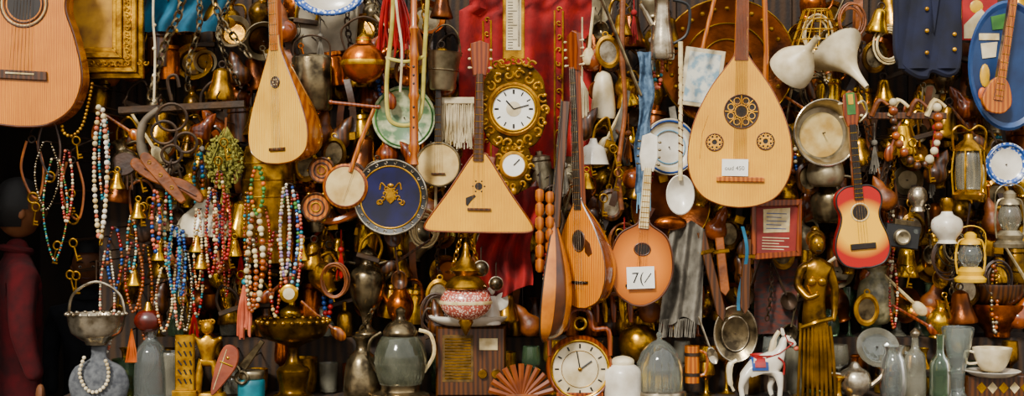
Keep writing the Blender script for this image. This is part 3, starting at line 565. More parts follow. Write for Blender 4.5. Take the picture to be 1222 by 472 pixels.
for x,y,m in ((40,190,leather),(60,165,dleather),(88,215,leather)):
    b=B('leather_harness',x,y);b.tube([(x-8,y-22,0),(x-14,y+10,2),(x-4,y+40,0),(x+8,y+44,2),(x+12,y+10,0),(x+4,y-22,0)],1.5,m,5,sm=6);b.ring(x,y+46,6,1.3,obrass,2);b.ring(x-2,y-24,4,1.1,iron,0);b.tube([(x-4,y-26,0),(x-4,y-40,-20),(x+30,y-60,-60)],1,iron,5,sm=4);b.fin(8)
# ---------- lower row, standing
def stand(nm,x,y,prs,d=0,rot=None,extra=None,st=COUNTER,n=26,sm=3):
    b=B(nm,x,y)
    for m,p in prs: b.lathe(x,p,m,n,sm=sm)
    if extra: extra(b)
    return b.fin(d,stand=st)
b=B('silver_handled_basket',115,385);b.lathe(115,[(0,410),(12,411),(14,407),(30,396),(34,378),(36,374),(33,375),(28,392),(0,398)],silver,30,sm=2,sw=.8)
b.tube([(82,374,0),(88,350,0),(115,336,0),(142,350,0),(149,374,0)],1.8,silver,sm=6)
for k in range(20):
    a=2*pi*k/20;b.sph(115+35*cos(a),374,28*sin(a),3,2.5,2,silver,8)
b.tube([(115,338,0),(115,310,0)],1,iron);b.fin(30,peg=(115,312))
b=B('necklace_bust',117,440);b.lathe(118,[(0,408),(9,410),(10,424),(28,434),(36,450),(34,466),(28,474),(0,474)],mat('grey_velvet','5c5e60','3a3c40',.9,sc=50),28,sw=.4,sm=3)
b.beads([(104,422,12),(100,440,16),(108,458,17),(120,462,17),(132,452,17),(134,436,16),(128,422,12)],2.4,[cream],2.0);b.fin(25,stand=COUNTER)
b=B('brass_pomegranate_bell',177,382);b.sph(177,382,0,17,14,14,mat('oxblood','601a12','380e08',.3,coat=.4),20);b.lathe(177,[(3,360),(5,366),(7,370)],obrass,12);b.tube([(177,362,0),(177,340,0)],.9,iron);b.fin(20,peg=(177,341))
b=B('straw_whisk',157,415);[b.tube([(157,392,0),(157+(i-10)*.5,420,R.uniform(-2,2)),(157+(i-10)*.7,432,0)],.8,orange,4) for i in range(21)];b.fin(20,peg=(157,393))
stand('glass_decanter',180,430,[(glass,[(0,474),(18,474),(20,465),(18,420),(8,405),(6,392),(9,388)])],8)
stand('etched_tumbler',205,450,[(smoke,[(0,474),(13,474),(15,450),(16,425),(14,425),(12,470)])],0)
b=B('gilt_figure_plaque',220,425);b.box(209,396,232,462,-3,2,gold,1.5);[b.tube([(213+(i%3)*7,404+(i//3)*11,2.5),(217+(i%3)*6,410+(i//3)*11,2.5)],1,ink,4) for i in range(15)];b.box(206,462,235,474,-6,5,gold,1);b.fin(22,stand=COUNTER)
b=B('gilt_cherub_statuette',248,415)
b.skin([(248,440,0),(248,422,0),(248,408,2),(248,396,2),(240,430,4),(238,450,6),(256,430,2),(260,452,3),(238,406,4),(230,396,8),(258,406,2),(266,400,8),(238,468,7),(262,468,4)],[(0,1),(1,2),(2,3),(0,4),(4,5),(5,12),(0,6),(6,7),(7,13),(2,8),(8,9),(2,10),(10,11)],[8,8.5,7,4,6,5,6,5,4,2.6,4,2.6,4,4],gold,0,2)
b.sph(248,388,3,8,9,8,gold,14);[scroll(b,241+i*3.5,382,3,i,gold,1,1.3,6) for i in range(5)];b.sph(248,389,10.5,1.4,1.6,1.4,gold,6);b.tube([(245,393,10),(251,393,10)],.5,bronze,4)
b.lathe(249,[(0,466),(20,466),(22,470),(22,474),(0,474)],gold,20,sw=.6);b.fin(10,stand=COUNTER)
b=B('leather_knife_sheath',265,445).rot(22);b.poly(cr([(257,412),(272,412),(278,430),(272,455),(264,474),(258,460),(254,432)],4,True),-3,3,mat('rose_leather','8e4830','662e1e',.5,bump=.2),1);b.tube([(258,432,3.4),(274,432,3.4)],1,brass,5);b.tube([(260,416,3.3),(263,466,3.3)],.5,bone,4);b.sph(265,425,3,2,2,1,brass,8);b.fin(40,peg=(265,425))
stand('blue_glaze_jar',300,460,[(turq,[(0,474),(14,474),(16,468),(16,452),(13,450)]),(tin,[(13,450),(15,447),(15,440),(0,438)])],15)
b=B('tin_shears',295,430).rot(38);b.poly([(292,400),(298,400),(301,440),(290,440)],-2,2,steel,1);b.ring(290,450,7,2,steel);b.ring(302,450,7,2,steel);b.fin(32,peg=(295,430))
stand('brass_compote',350,420,[(bronze,[(0,474),(22,474),(24,470),(16,464),(20,440),(10,432),(6,415),(16,408),(36,400),(44,382),(41,382),(30,398),(0,404)])],10,extra=lambda b:[b.sph(350+43*cos(2*pi*k/26),381,43*sin(2*pi*k/26),3.2,3,3,obrass,8) for k in range(26)])
stand('brass_oil_lamp',348,380,[(brass,[(0,408),(9,408),(10,404),(4,398),(12,388),(14,378),(6,372),(5,366),(0,364)])],-75,st=RIS)
b=B('steel_samovar_urn',438,350)
b.lathe(438,[(0,408),(12,408),(14,402),(6,395),(8,380),(17,365),(22,345),(20,330),(10,322),(8,315),(12,310),(8,304),(3,300),(0,296)],steel,28,sm=4)
for sg in (-1,1): b.tube([(438+sg*20,340,0),(438+sg*30,330,0),(438+sg*28,318,0),(438+sg*14,320,0)],1.8,steel,sm=4)
b.fin(-52,stand=RIS)
stand('copper_ewer',478,370,[(copper,[(0,408),(13,408),(13,404),(6,396),(15,380),(16,365),(7,350),(5,338),(8,330),(0,326)])],-60,st=RIS,extra=lambda b:(b.tube([(484,340,0),(500,342,0),(504,362,0),(492,378,0)],1.8,copper,sm=4),b.tube([(466,372,0),(456,356,0),(454,345,0)],[3,2],copper,8,sm=3)))
def tur(b):
    b.tube([(450,442,0),(440,425,0),(442,405,0),(455,395,0)],2,steel,sm=5);b.tube([(506,442,0),(518,420,0),(514,398,0),(500,392,0)],2.4,bone,sm=5)
    for k in range(30):
        for q in (0,1):
            a=2*pi*k/30;s_=.35*(1 if q else -1);b.tube([(478+23*cos(a),404,23*sin(a)),(478+31*cos(a+s_),430,31*sin(a+s_)),(478+24*cos(a+2*s_),456,24*sin(a+2*s_))],.6,smoke,4,sm=2)
stand('cut_glass_biscuit_jar',478,430,[(mat('bubble_glass','a3a690','6f745f',.1,trans=.85),[(0,458),(22,458),(30,440),(31,420),(24,402),(18,398)]),(steel,[(20,400),(21,394),(14,384),(7,380),(5,374),(6,368),(0,364)]),(steel,[(0,474),(32,474),(34,468),(24,464),(24,456)])],12,extra=tur)
stand('steel_flask',432,445,[(steel,[(0,474),(20,474),(22,460),(18,430),(8,418),(8,408),(12,402),(0,400)])],-2)
b=B('valve_radio',562,428);b.box(520,388,604,472,-34,4,walnut,4)
for i in range(14): b.box(531,402+i*3.6,562,403.8+i*3.6,4,5,obrass,.2)
b.box(528,398,565,454,3.6,4.4,mat('speaker_cloth','5f4722','3a2a12',.9,sc=60),.3);b.box(572,402,594,416,3.8,4.8,bone,.4);b.disc(576,444,[(6,4),(5,9),(0,9)],obrass,16);b.disc(592,444,[(6,4),(5,9),(0,9)],obrass,16);b.fin(-8,stand=COUNTER)
b=B('white_porcelain_tureen',560,384);b.lathe(560,[(0,390),(28,390),(46,383),(48,378),(44,380),(0,386)],white,28,sw=.6,sm=2);b.fin(-12,stand=COUNTER+.254)
b=B('mosaic_hanging_lamp',556,350);b.sph(556,360,0,31,22,26,mosaic,28);b.lathe(556,[(24,344),(26,341),(16,330),(12,328),(20,322),(16,318),(6,306),(3,290),(0,288)],obrass,26,sm=2)
b.lathe(556,[(8,380),(9,384),(5,392),(2,398),(0,400)],obrass,16);b.lathe(556,[(31.4,358),(32,360),(31.4,362)],bone,28,sw=.84)
for sg in (-1,1): b.chain([(556+sg*16,322,0),(556+sg*8,290,0),(556,262,0)],3,obrass,.8)
b.tube([(556,262,0),(556,250,0)],1,obrass);b.fin(36,peg=(556,252))
for x,y,r in ((574,320,9),(592,338,8)):
    b=B('steel_ball_bell',x,y);b.sph(x,y,0,r,r,r,steel,16);b.tube([(x,y-r,0),(x,y-r-16,0)],.8,iron);b.ring(x,y,r,.8,silver,0);b.fin(38,peg=(x,y-r-15))
b=B('white_angel_figurine',586,372)
b.lathe(586,[(0,396),(12,396),(10,380),(7,366),(5,362)],white,18,sm=3);b.sph(586,356,0,5,6,5,white,12);[b.poly(cr([(586+s_*5,364),(586+s_*18,358),(586+s_*20,374),(586+s_*8,380)],4,True),-3,-1,white,.5) for s_ in (-1,1)];b.fin(-4,stand=COUNTER+.258)
b=B('shell_fan_ornament',624,450)
for i in range(11):
    a=-pi/2+(i-5)*.26;b.tube([(622,472,0),(622+40*cos(a),472+42*sin(a),2)],[2,4],mat('terracotta','84441f','5a2a14',.5),6)
b.box(604,466,642,474,-6,5,leather,1);b.fin(24,stand=COUNTER)
b=B('mantel_clock',692,446)
b.disc(692,446,[(40,-18),(40,0),(37,4),(33,2)],redw,44,1,.98);b.disc(692,446,[(33,1.5),(0,1.5)],cream,40);b.ring(692,446,34,1.6,brass,2.5,1,40)
for i in range(12):
    a=i*pi/6;b.tube([(692+25*cos(a),446+25*sin(a),2),(692+30*cos(a),446+30*sin(a),2)],1,ink,4)
b.ring(692,446,22,.4,obrass,2);b.tube([(692,446,3),(706,436,3)],1,ink);b.tube([(692,446,3.3),(688,424,3.3)],.8,ink);b.sph(692,446,3,2.5,2.5,1.5,brass,8)
b.tube([(656,430,0),(658,400,0),(676,398,0),(680,380,0),(692,374,0),(704,380,0),(708,398,0),(726,400,0),(728,430,0)],3,redw,8,sm=5);b.ring(692,392,7,1.6,brass,0);b.box(664,474,720,484,-16,3,redw,1.5);b.fin(34,stand=COUNTER)
stand('white_stoneware_jar',743,450,[(white,[(0,474),(20,474),(22,465),(22,440),(16,432),(12,430)]),(cream,[(13,432),(14,426),(9,422),(0,420)])],30)
def dome(b):
    for k in range(20):
        a=2*pi*k/20;b.tube([(787+27*cos(a),462,27*sin(a)),(787+26*cos(a),430,26*sin(a)),(787+12*cos(a),408,12*sin(a))],.7,smoke,4,sm=3)
stand('pressed_glass_dome',787,435,[(glass,[(27,462),(28,440),(22,418),(10,406),(3,402),(4,396),(0,392)]),(silver,[(0,474),(30,474),(32,468),(28,462),(0,462)])],18,extra=dome)
b=B('brass_kettle',762,400);b.lathe(762,[(0,430),(16,430),(24,415),(22,398),(12,388),(0,386)],obrass,24,sm=3);b.tube([(744,396,0),(748,372,0),(762,366,0),(776,372,0),(780,396,0)],1.8,brass,sm=4);b.fin(-20,peg=(762,368))
b=B('wooden_tankard',826,430);b.lathe(826,[(0,456),(9,456),(9,412),(0,412)],orangew,18);b.lathe(826,[(9.8,420),(9.8,424)],iron,18);b.lathe(826,[(9.8,444),(9.8,448)],iron,18);b.tube([(835,418,0),(844,424,0),(842,444,0),(834,448,0)],2,orangew,sm=4);b.fin(10,peg=True)
b=B('soup_spoon',846,412).rot(-20);b.disc(846,425,[(7,0),(6,1),(0,-3)],silver,20,.9,1.6);b.tube([(846,414,0),(846,375,0)],1.3,silver);b.fin(20,peg=(846,412))
b=B('hanging_pod_ornament',735,385);[b.tube([(700+i*10,352,0),(702+i*10,368,0),(703+i*10,384,0)],[2.5,4,2],redw if i%2 else brass,8) for i in range(6)];b.box(694,348,762,353,-2,2,leather,1);b.fin(10,peg=(728,350))
# horse
b=B('toy_horse',908,440)
b.skin([(893,440,0),(908,442,0),(922,438,0),(929,424,0),(932,412,0),(936,411,0),(944,420,0),
 (926,452,7),(927,462,7),(926,473,7),(922,452,-7),(918,463,-7),(921,473,-7),(890,450,7),(886,461,7),(888,473,7),(892,450,-7),(894,462,-7),(893,473,-7)],
 [(0,1),(1,2),(2,3),(3,4),(4,5),(5,6),(2,7),(7,8),(8,9),(2,10),(10,11),(11,12),(0,13),(13,14),(14,15),(0,16),(16,17),(17,18)],
 [(11,10),(10,10),(11,10),(7.5,5),(5.5,4.5),(5,4.5),(3.6,3.4),4.4,2.8,2.6,4.4,2.8,2.6,5.2,3,2.7,5.2,3,2.7],white,1,2)
for w in (-3,3): b.tube([(931,408,w),(930,401,w*1.2)],[2,.8],white,6); b.sph(938,410,w*1.5,1.1,1.2,.7,ink,8)
b.tube([(927,404,0),(922,412,0),(919,424,0),(914,430,0)],[2.5,3.5,2.5],cream,6,sm=4);b.tube([(883,434,0),(876,440,0),(876,456,0),(880,466,0)],[2,3.5,3,1.5],cream,7,sm=5)
b.surf(lambda s,t:(897+t*17+0*s,442-12.6*cos((s-.5)*3.2)+1,12*sin((s-.5)*3.2)),16,6,blue);b.surf(lambda s,t:(900+t*11,441.5-13.6*cos((s-.5)*2.8)+1,13*sin((s-.5)*2.8)),16,6,red)
b.tube([(941,416,4.2),(935,414,5.2),(932,407,4.5)],.6,red,4);b.tube([(941,416,4.5),(926,426,9),(912,431,8)],.6,red,4);b.tube([(924,430,9.5),(930,436,10.8),(930,448,9)],1,red,4,sm=3);b.lathe(908,[(11,430),(12,428)],red,10)
for x,w in ((926,7),(921,-7),(888,7),(893,-7)): b.lathe(x+.8,[(3.4,477),(3,472),(2.6,470)],dark,10,w=w)
b.sph(945,422,0,3.2,2.6,2.8,pink,8);o=b.fin(32,stand=COUNTER);o.scale=(1.15,1.15,1.15);o.location.z=COUNTER-min(v.co.z for v in o.data.vertices)*1.15
# statue
sb=mat('golden_bronze','b08438','3e2a10',.25,.85,sc=12,bump=.12)
b=B('bronze_woman_statue',972,370)
b.skin([(972,376,0),(971,352,2),(973,330,3),(973,312,2),(974,300,3),(968,400,2),(968,430,2),(970,460,0),(956,314,2),(950,336,4),(962,350,14),(974,344,18),(989,314,2),(996,338,2),(995,362,5),(992,378,10),(984,402,0),(982,440,0),(980,462,0)],
 [(0,1),(1,2),(2,3),(3,4),(0,5),(5,6),(6,7),(3,8),(8,9),(9,10),(10,11),(3,12),(12,13),(13,14),(14,15),(0,16),(16,17),(17,18)],
 [(17,13),(12,10),(16,11),(12,8),5.5,(14,12),(14,12),(16,12),6.5,5.5,4.2,3,6.5,5.5,4.2,3,(12,11),(12,11),(12,12)],sb,0,2)
b.sph(974,286,4,10,13,11,sb,20);b.sph(974,288,14.5,1.8,3,2,sb,8);b.sph(974,280,-3,12,12,11,sb,16);b.sph(974,270,-6,6,6,6,sb,12)
for s_ in (-1,1): b.sph(972+s_*6,330,12,6,6,6,sb,12);b.sph(974+s_*4,284,13.5,1.6,1,1,dark,6)
b.tube([(971,293.5,13.5),(977,293.5,13.5)],.7,dark,4)
for i in range(9): b.tube([(954+i*4.3,380+3*sin(i),13-abs(i-4)),(952+i*5,420,15-abs(i-4)),(950+i*5.6,468,14-abs(i-4))],1.8,sb,6,sm=3)
b.tube([(954,385,8),(970,378,17),(990,374,10)],3,sb,7,sm=4);b.lathe(972,[(0,466),(26,466),(29,470),(29,474),(0,474)],sb,26,sw=.7);b.fin(34,stand=COUNTER)
# right lower glassware
stand('cut_glass_bottle',1092,430,[(smoke,[(0,474),(11,474),(13,460),(12,425),(5,415),(4,402)]),(silver,[(4,402),(6,396),(0,390)])],10)
stand('crystal_vase',1143,430,[(glass,[(0,474),(14,474),(8,466),(9,440),(16,410),(19,392),(17,392),(12,425)])],8)
stand('glass_oil_bottle',1122,440,[(glassg,[(0,474),(12,474),(13,460),(12,432),(5,420),(5,400),(7,398)])],14)
stand('glass_pitcher',1066,445,[(glass,[(0,474),(13,474),(17,455),(14,430),(10,420),(14,412)])],10,extra=lambda b:b.tube([(1080,420,0),(1092,426,0),(1090,446,0),(1081,454,0)],1.8,glass,sm=4))
stand('round_glass_bottle',1108,380,[(glassg,[(0,408),(12,408),(17,392),(14,376),(5,368),(4,350),(6,346)])],-75,st=RIS)
stand('glass_candlestick',1070,380,[(smoke,[(0,408),(12,408),(5,400),(7,385),(4,375),(9,362),(8,352)])],-75,st=RIS)
b=B('wooden_shelf',1105,442);b.box(1048,440,1172,447,-30,20,board,1);b.fin(-25,peg=True)
stand('porcelain_teacup',1184,420,[(cream,[(0,434),(10,434),(18,424),(23,408),(21,408),(14,426),(0,430)]),(white,[(0,440),(20,440),(32,434),(30,433),(12,436)])],14,st=Z0+(236-447)*K,extra=lambda b:b.tube([(1164,412,0),(1152,410,0),(1154,424,0),(1167,424,0)],1.6,cream,sm=4))
b=B('marquetry_box',1190,462);b.box(1150,448,1222,476,-20,16,walnut,1.5);[b.poly([(1160+i*13,462),(1166+i*13,455),(1172+i*13,462),(1166+i*13,469)],16,16.6,bone if i%2 else brass,.1) for i in range(5)];b.fin(0,stand=COUNTER)
stand('stacked_copper_bowl',1190,390,[(copper,[(0,400),(14,400),(16,392),(30,378),(34,362),(32,362),(26,376),(0,388)])],-60,st=RIS)
stand('wooden_bowl',1188,352,[(walnut,[(0,372),(14,372),(30,360),(36,344),(33,344),(26,358),(0,366)])],-60,st=RIS+.105)
stand('silver_teapot',1020,450,[(silver,[(0,474),(11,474),(9,470),(19,458),(17,442),(8,436),(4,430),(0,428)])],18,extra=lambda b:(b.tube([(1038,458,0),(1050,448,0),(1054,438,0)],[3.5,2],silver,8,sm=4),b.tube([(1003,444,0),(990,444,0),(990,462,0),(1003,462,0)],1.8,silver,sm=4)))
stand('brass_candle_holder',1000,462,[(brass,[(0,474),(14,474),(5,468),(4,452),(8,446),(7,444)])],28)
b=plate('crystal_ashtray',1048,414,26,0,smoke,glass,5,pitch=-30);b.fin(-10,peg=True)
b=B('painted_vase',1048,345);b.lathe(1045,[(0,385),(14,385),(22,365),(20,340),(12,325),(16,316)],mat('grey_floral','8c8468','4a4632',.3,sc=40),26,sm=3);b.fin(-40,peg=True)
b=B('pewter_jug',990,240);b.lathe(990,[(0,265),(16,265),(22,250),(22,232),(12,220),(10,205),(13,196)],steel,24,sm=3);b.tube([(1003,210,0),(1018,214,0),(1018,240,0),(1010,250,0)],2,steel,sm=4);b.fin(-20,peg=(990,240))
b=B('pewter_jug',985,200);b.lathe(985,[(0,222),(16,222),(22,210),(20,196),(14,190)],tin,24,sm=3);b.fin(0,peg=(985,200))
# ---------- clutter behind
WM=[obrass,acopper,brass,bronze,walnut,obrass,copper,steel,brass,tin,bronze]
def c_bowl(x,y,d):
    r=R.uniform(13,24);plate('tin_bowl',x,y,r,d,R.choice([brass,copper,obrass,acopper,tin,brass]),R.choice([tin,acopper,obrass,bronze]),r*.35,yaw=R.uniform(-30,30),pitch=R.uniform(-20,20)).fin(d,peg=True)
def c_jug(x,y,d):
    m=R.choice(WM);s=R.uniform(.8,1.2);b=B('metal_jug',x,y).rot(R.uniform(-25,25))
    b.lathe(x,[(0,y+22*s),(9*s,y+22*s),(8*s,y+18*s),(15*s,y+4*s),(12*s,y-8*s),(6*s,y-14*s),(7*s,y-20*s),(10*s,y-24*s)],m,18,sm=3)
    b.tube([(x+7*s,y-18*s,0),(x+18*s,y-16*s,0),(x+20*s,y-2*s,0),(x+13*s,y+6*s,0)],1.5,m,sm=4);b.fin(d,peg=True)
def c_ladle(x,y,d):
    m=R.choice([obrass,iron,steel,walnut,copper]);b=B('hanging_ladle',x,y).rot(R.uniform(-25,25));b.tube([(x,y-28,0),(x,y+18,0)],1.5,m);b.disc(x,y+26,[(10,0),(9,1),(5,-4),(0,-6)],m,18,1,1.2);b.ring(x,y-31,3,.9,m,0,1,10);b.fin(d,peg=(x,y))
def c_chain(x,y,d):
    b=B('hanging_chain',x,y-30);b.chain([(x,y-30),(x+R.uniform(-8,8),y),(x+R.uniform(-10,10),y+35)],R.uniform(2.5,4),R.choice([steel,obrass,iron,brass]));b.fin(d,peg=(x,y-30))
def c_strap(x,y,d):
    q=R.uniform(-8,8);b=B('leather_strap',x,y).rot(R.uniform(-20,20));b.surf(lambda s,t:(x-4+s*8+q*sin(t*3),y-35+t*70,3*sin(t*6)),3,16,R.choice([leather,dleather,greyc,dleather,leather]));b.box(x-6,y+28,x+6,y+38,-2,2,obrass,1);b.fin(d,peg=(x,y))
def c_bell(x,y,d):
    s=R.uniform(.9,1.5);m=R.choice([obrass,bronze,acopper,brass]);b=B('cow_bell',x,y).rot(R.uniform(-12,12));b.lathe(x,[(2,y-14*s),(7*s,y-11*s),(9*s,y),(14*s,y+14*s),(12*s,y+14*s),(7*s,y)],m,18,sm=2);b.sph(x,y+14*s,0,3,3,3,iron,8);b.ring(x,y-17*s,4,1.1,iron,0,1,12);b.fin(d,peg=(x,y))
def c_stir(x,y,d):
    b=B('iron_stirrup',x,y).rot(R.uniform(-20,20));b.tube([(x-12,y+12,0),(x-12,y-4,0),(x,y-18,0),(x+12,y-4,0),(x+12,y+12,0)],2,R.choice([iron,obrass]),8,sm=5);b.box(x-14,y+10,x+14,y+16,-6,6,iron,1);b.fin(d,peg=(x,y-17))
def c_tank(x,y,d):
    b=B('lidded_canister',x,y).rot(R.uniform(-10,10));m=R.choice(WM);b.lathe(x,[(0,y+22),(14,y+22),(15,y-10),(13,y-13),(15,y-14),(14,y-18),(4,y-21),(4,y-25),(0,y-26)],m,20);b.fin(d,peg=True)
def c_tassel(x,y,d):
    m=R.choice([garnet,cream,maroon,leather,lemon,greyc,red]);b=B('wool_tassel',x,y);b.sph(x,y-14,0,4,4,4,m,8);b.tube([(x,y-16,0),(x,y-38,0)],.8,m,4)
    for i in range(14): b.tube([(x,y-12,0),(x+R.uniform(-6,6),y+R.uniform(12,24),R.uniform(-4,4))],.9,m,4)
    b.fin(d,peg=(x,y-36))
def c_spoon(x,y,d):
    b=B('wooden_spoon',x,y).rot(R.uniform(-60,60));m=R.choice([orangew,redw,bone,walnut]);b.tube([(x,y-35,0),(x,y+15,0)],[1.6,2.2,1.8],m);b.sph(x,y+24,0,7,11,3,m,12);b.fin(d,peg=(x,y))
def c_gourd(x,y,d):
    m=R.choice([amber,walnut,redw,leather]);b=B('dried_gourd',x,y).rot(R.uniform(-40,40));b.lathe(x,[(0,y+20),(10,y+16),(14,y+5),(8,y-6),(7,y-14),(3,y-22),(0,y-26)],m,16,sm=3);b.fin(d,peg=True)
def c_frame(x,y,d):
    b=B('small_oval_mirror',x,y).rot(R.uniform(-10,10));b.disc(x,y,[(15,-3),(15,1),(12,3),(10,1)],R.choice([gold,bronze,walnut]),26,1,1.3);b.disc(x,y,[(11,1),(0,1)],R.choice([silver,steel,bone]),26,1,1.3);b.ring(x,y-21,3,1,gold);b.fin(d,peg=True)
def c_coil(x,y,d):
    b=B('rope_coil',x,y);m=R.choice([dleather,leather,bone,steel]);[b.ring(x+R.uniform(-2,2),y+R.uniform(-2,2),R.uniform(12,18),1.2,m,i*2,1.3,20) for i in range(4)];b.fin(d,peg=(x,y-19))
def c_beads(x,y,d): loop('bead_strand',x,y-30,y+R.uniform(20,50),R.uniform(6,20),R.uniform(2,3.2),R.sample(ps,3),d)
gx=128
while gx<1230:
    for gy in range(12,400,34):
        x=gx+R.uniform(-10,10);y=gy+R.uniform(-12,12);d=R.uniform(-95,-58)
        if 545<x<700 and y<205: continue
        if 790<x<950 and y<130: continue
        if x<180 and y>200: continue
        if y>370 : continue
        R.choice([c_bowl,c_jug,c_strap,c_bell,c_stir,c_tank,c_jug,c_bell,c_gourd,c_bowl])(x,y,d)
    gx+=31
for i in range(340):
    x=R.uniform(125,1220);y=R.uniform(10,385);d=R.uniform(-48,-12)
    if 560<x<695 and y<205: continue
    if 815<x<950 and y<130: continue
    if (455<x<515 and 105<y<170) or (1065<x<1222 and y<110) or (x<300 and y<90) or (590<x<640 and 220<y<345): continue
    R.choice([c_ladle,c_chain,c_chain,c_strap,c_tassel,c_spoon,c_gourd,c_coil,c_beads,c_frame,c_stir,c_bell,c_jug,c_ladle])(x,y,d)
x=190
while x<1210:
    h=R.uniform(30,60);r=R.uniform(8,14);m=R.choice([obrass,acopper,smoke,steel,glassg,brass,amber,walnut,bronze])
    if not(330<x<370 or 415<x<500 or 1050<x<1210):
        stand(R.choice(['small_flower_vase','metal_goblet','apothecary_bottle']),x,400-h/2,[(m,R.choice([[(0,408),(r,408),(r*1.1,408-h*.4),(r*.4,408-h*.7),(r*.35,408-h*.9),(r*.6,408-h)],[(0,408),(r*.8,408),(r*.2,404),(r*.2,408-h*.5),(r*.9,408-h*.65),(r*.8,408-h)],[(0,408),(r,408),(r,408-h*.6),(r*.4,408-h*.75),(r*.4,408-h),(0,408-h)]]))],R.uniform(-80,-64),st=RIS,n=16)
    x+=R.uniform(18,26)
for dd,stp in ((-34,22),(-12,42)):
    x=150
    while x<1215:
        h=R.uniform(36,68);r=R.uniform(9,14);m=R.choice([obrass,acopper,smoke,steel,glass,brass,brass,bronze,glassg,copper])
        if dd<-20 or not any(a<x<c for a,c in ((160,320),(315,400),(415,525),(515,610),(600,745),(740,830),(860,1010),(1030,1222))):
            stand(R.choice(['glass_vase','brass_cup','pewter_goblet']),x,470-h/2,[(m,R.choice([[(0,474),(r,474),(r*1.1,474-h*.4),(r*.4,474-h*.7),(r*.35,474-h*.9),(r*.6,474-h)],[(0,474),(r*.8,474),(r*.2,470),(r*.2,474-h*.5),(r*.9,474-h*.65),(r*.8,474-h)],[(0,474),(r,474),(r*1.2,474-h*.7),(r*1.15,474-h*.7),(r*.9,470)]]))],dd+R.uniform(-4,4),st=COUNTER,n=16)
        x+=R.uniform(stp,stp+8)
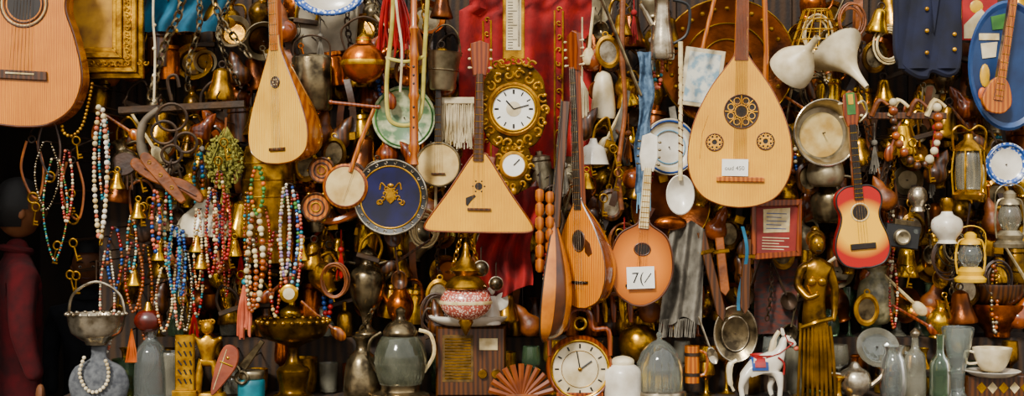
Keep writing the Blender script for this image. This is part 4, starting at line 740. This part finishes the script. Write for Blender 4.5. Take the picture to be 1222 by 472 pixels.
# ---------- people
def person(name,x,y,sc,d,yaw,top,hairlen=0):
    b=B(name,x,y); T=Matrix.Translation(Vector((x,0,-y)))@Matrix.Scale(sc,4)@Matrix.Rotation(math.radians(yaw),4,'Z'); b.M=T
    J=[(0,255,0),(0,205,2),(0,140,2),(0,85,0),(0,62,-2),(0,35,-2),(-48,82,-2),(-62,150,-6),(-56,215,14),(48,82,-2),(62,150,-6),(56,215,14),(-26,285,0),(-28,385,4),(-29,485,-6),(-29,500,22),(26,285,0),(28,385,4),(29,485,-6),(29,500,22)]
    E=[(0,1),(1,2),(2,3),(3,4),(4,5),(3,6),(6,7),(7,8),(3,9),(9,10),(10,11),(0,12),(12,13),(13,14),(14,15),(0,16),(16,17),(17,18),(18,19)]
    RR=[(42,30),(38,28),(44,32),(36,26),(17,17),(16,16),(21,21),(17,17),(12,12),(21,21),(17,17),(12,12),(26,26),(19,19),(13,13),(11,9),(26,26),(19,19),(13,13),(11,9)]
    b.skin(J,E,RR,top,0,2)
    for s_ in (-1,1):
        b.tube([(s_*22,262,0),(s_*26,300,0),(s_*28,385,5),(s_*29,490,-5)],[31,27,21,17],navy,14,sm=4)
        hx=s_*56; b.sph(hx,232,18,9,14,6,skinm,10)
        for i in range(4):
            b.tube([(hx-6+i*4,240,18),(hx-7+i*4.6,250+[0,3,4,1][i],21),(hx-7+i*4.6,258+[0,3,4,1][i],24)],[2.9,2.6,2.2],skinm,7,sm=3)
        b.tube([(hx-s_*7,228,20),(hx-s_*13,238,24),(hx-s_*13,247,27)],[3.2,2.6],skinm,7,sm=3)
    n,h=28,22;rs=[]
    def hp(th,ph,g=1,face=True):
        X=sin(th)*cos(ph);Y=-cos(th);W=sin(th)*sin(ph)
        px,py,pw=25*X*g,37*Y*g,31*W*g
        if Y>0: px*=1-.28*Y; pw*=1-.12*Y
        if face and W>0:
            def gb(cx,cy,a,bb): return math.exp(-((px-cx)/a)**2-((py-cy)/bb)**2)
            pw+=7*gb(0,7,4,7)+2.2*gb(0,19,8,3)+3*gb(0,30,9,5)+2*gb(0,-6,16,3)-3*gb(10,0,5,4)-3*gb(-10,0,5,4)+1.5*gb(13,10,6,6)+1.5*gb(-13,10,6,6)
        if not face: 
            u=1+.02*sin(ph*9+th*5)+.015*sin(ph*17); px*=u;pw*=u
        return (px,py,pw)
    for i in range(h+1): rs.append([hp(max(.01,min(pi-.01,pi*i/h)),2*pi*j/n) for j in range(n)])
    b.rings(rs,skinm,False)
    vs=[];fs=[]
    for i in range(h+1):
        for j in range(n): vs.append(hp(max(.01,min(pi-.01,pi*i/h)),2*pi*j/n,1.12,False))
    for i in range(h):
        for j in range(n):
            k=(j+1)%n;q=[i*n+j,i*n+k,(i+1)*n+k,(i+1)*n+j];cy=sum(vs[t][1] for t in q)/4;cw=sum(vs[t][2] for t in q)/4
            if cy<-20 or (cw<8 and cy<0) or (cw<-2 and cy<22+hairlen): fs.append(q)
    b.add(vs,fs,hair)
    for s_ in (-1,1):
        b.sph(s_*10,1,26,3.4,2.2,2.4,white,10);b.sph(s_*10,1,28.2,1.5,1.5,.8,ink,8);b.sph(s_*24.5,5,0,3,8,5,skinm,10);b.tube([(s_*5,-6,31),(s_*10,-8,30),(s_*16,-6,27)],1.1,hair,5,sm=3)
    b.tube([(-7,19.5,30),(0,20.3,32),(7,19.5,30)],1.3,mat('lips','5d2f26','4b251e',.5),6,sm=3)
    b.tube([(17*cos(a),52+3*sin(a),-2+17*sin(a)) for a in [2*pi*i/16 for i in range(16)]],5,top,8,True)
    return b.fin(d,stand=0.0)
person('shopkeeper',22,262,.93,-230,118,jkt)
person('customer',104,312,.71,-420,15,mat('dark_coat','1b1c22','0e0f13',.9))
# ---------- lights, world, camera
w=bpy.data.worlds.new('World');bpy.context.scene.world=w;w.use_nodes=True;nt=w.node_tree;N=nt.nodes;L=nt.links;bg=N['Background']
tc=N.new('ShaderNodeTexCoord');sx=N.new('ShaderNodeSeparateXYZ');rp=N.new('ShaderNodeValToRGB');mr=N.new('ShaderNodeMapRange')
L.new(tc.outputs['Generated'],sx.inputs[0]);mr.inputs[1].default_value=-1;mr.inputs[2].default_value=1;L.new(sx.outputs[2],mr.inputs[0]);L.new(mr.outputs[0],rp.inputs[0])
e=rp.color_ramp.elements;e[0].position=.40;e[0].color=(.22,.18,.13,1);e[1].position=.60;e[1].color=(1,.97,.93,1);q=e.new(.5);q.color=(.32,.27,.22,1);q=e.new(.545);q.color=(.5,.46,.41,1);q=e.new(.9);q.color=(1,1,1,1)
L.new(rp.outputs[0],bg.inputs[0]);bg.inputs[1].default_value=1.75
def sun(e,a,rx,rz,col):
    l=bpy.data.lights.new('sun','SUN');l.energy=e;l.angle=math.radians(a);l.color=col;o=bpy.data.objects.new('sun_light',l);bpy.context.collection.objects.link(o);o.rotation_euler=(math.radians(rx),0,math.radians(rz));o.location=(-2,-4,5)
sun(5.2,9,54,-22,(1,.95,.85))
cam=bpy.data.cameras.new('camera');co=bpy.data.objects.new('camera',cam);bpy.context.collection.objects.link(co);co.location=(0,-D,Z0);co.rotation_euler=(pi/2,0,0);cam.sensor_width=36;cam.lens=36*D/(1222*K);bpy.context.scene.camera=co
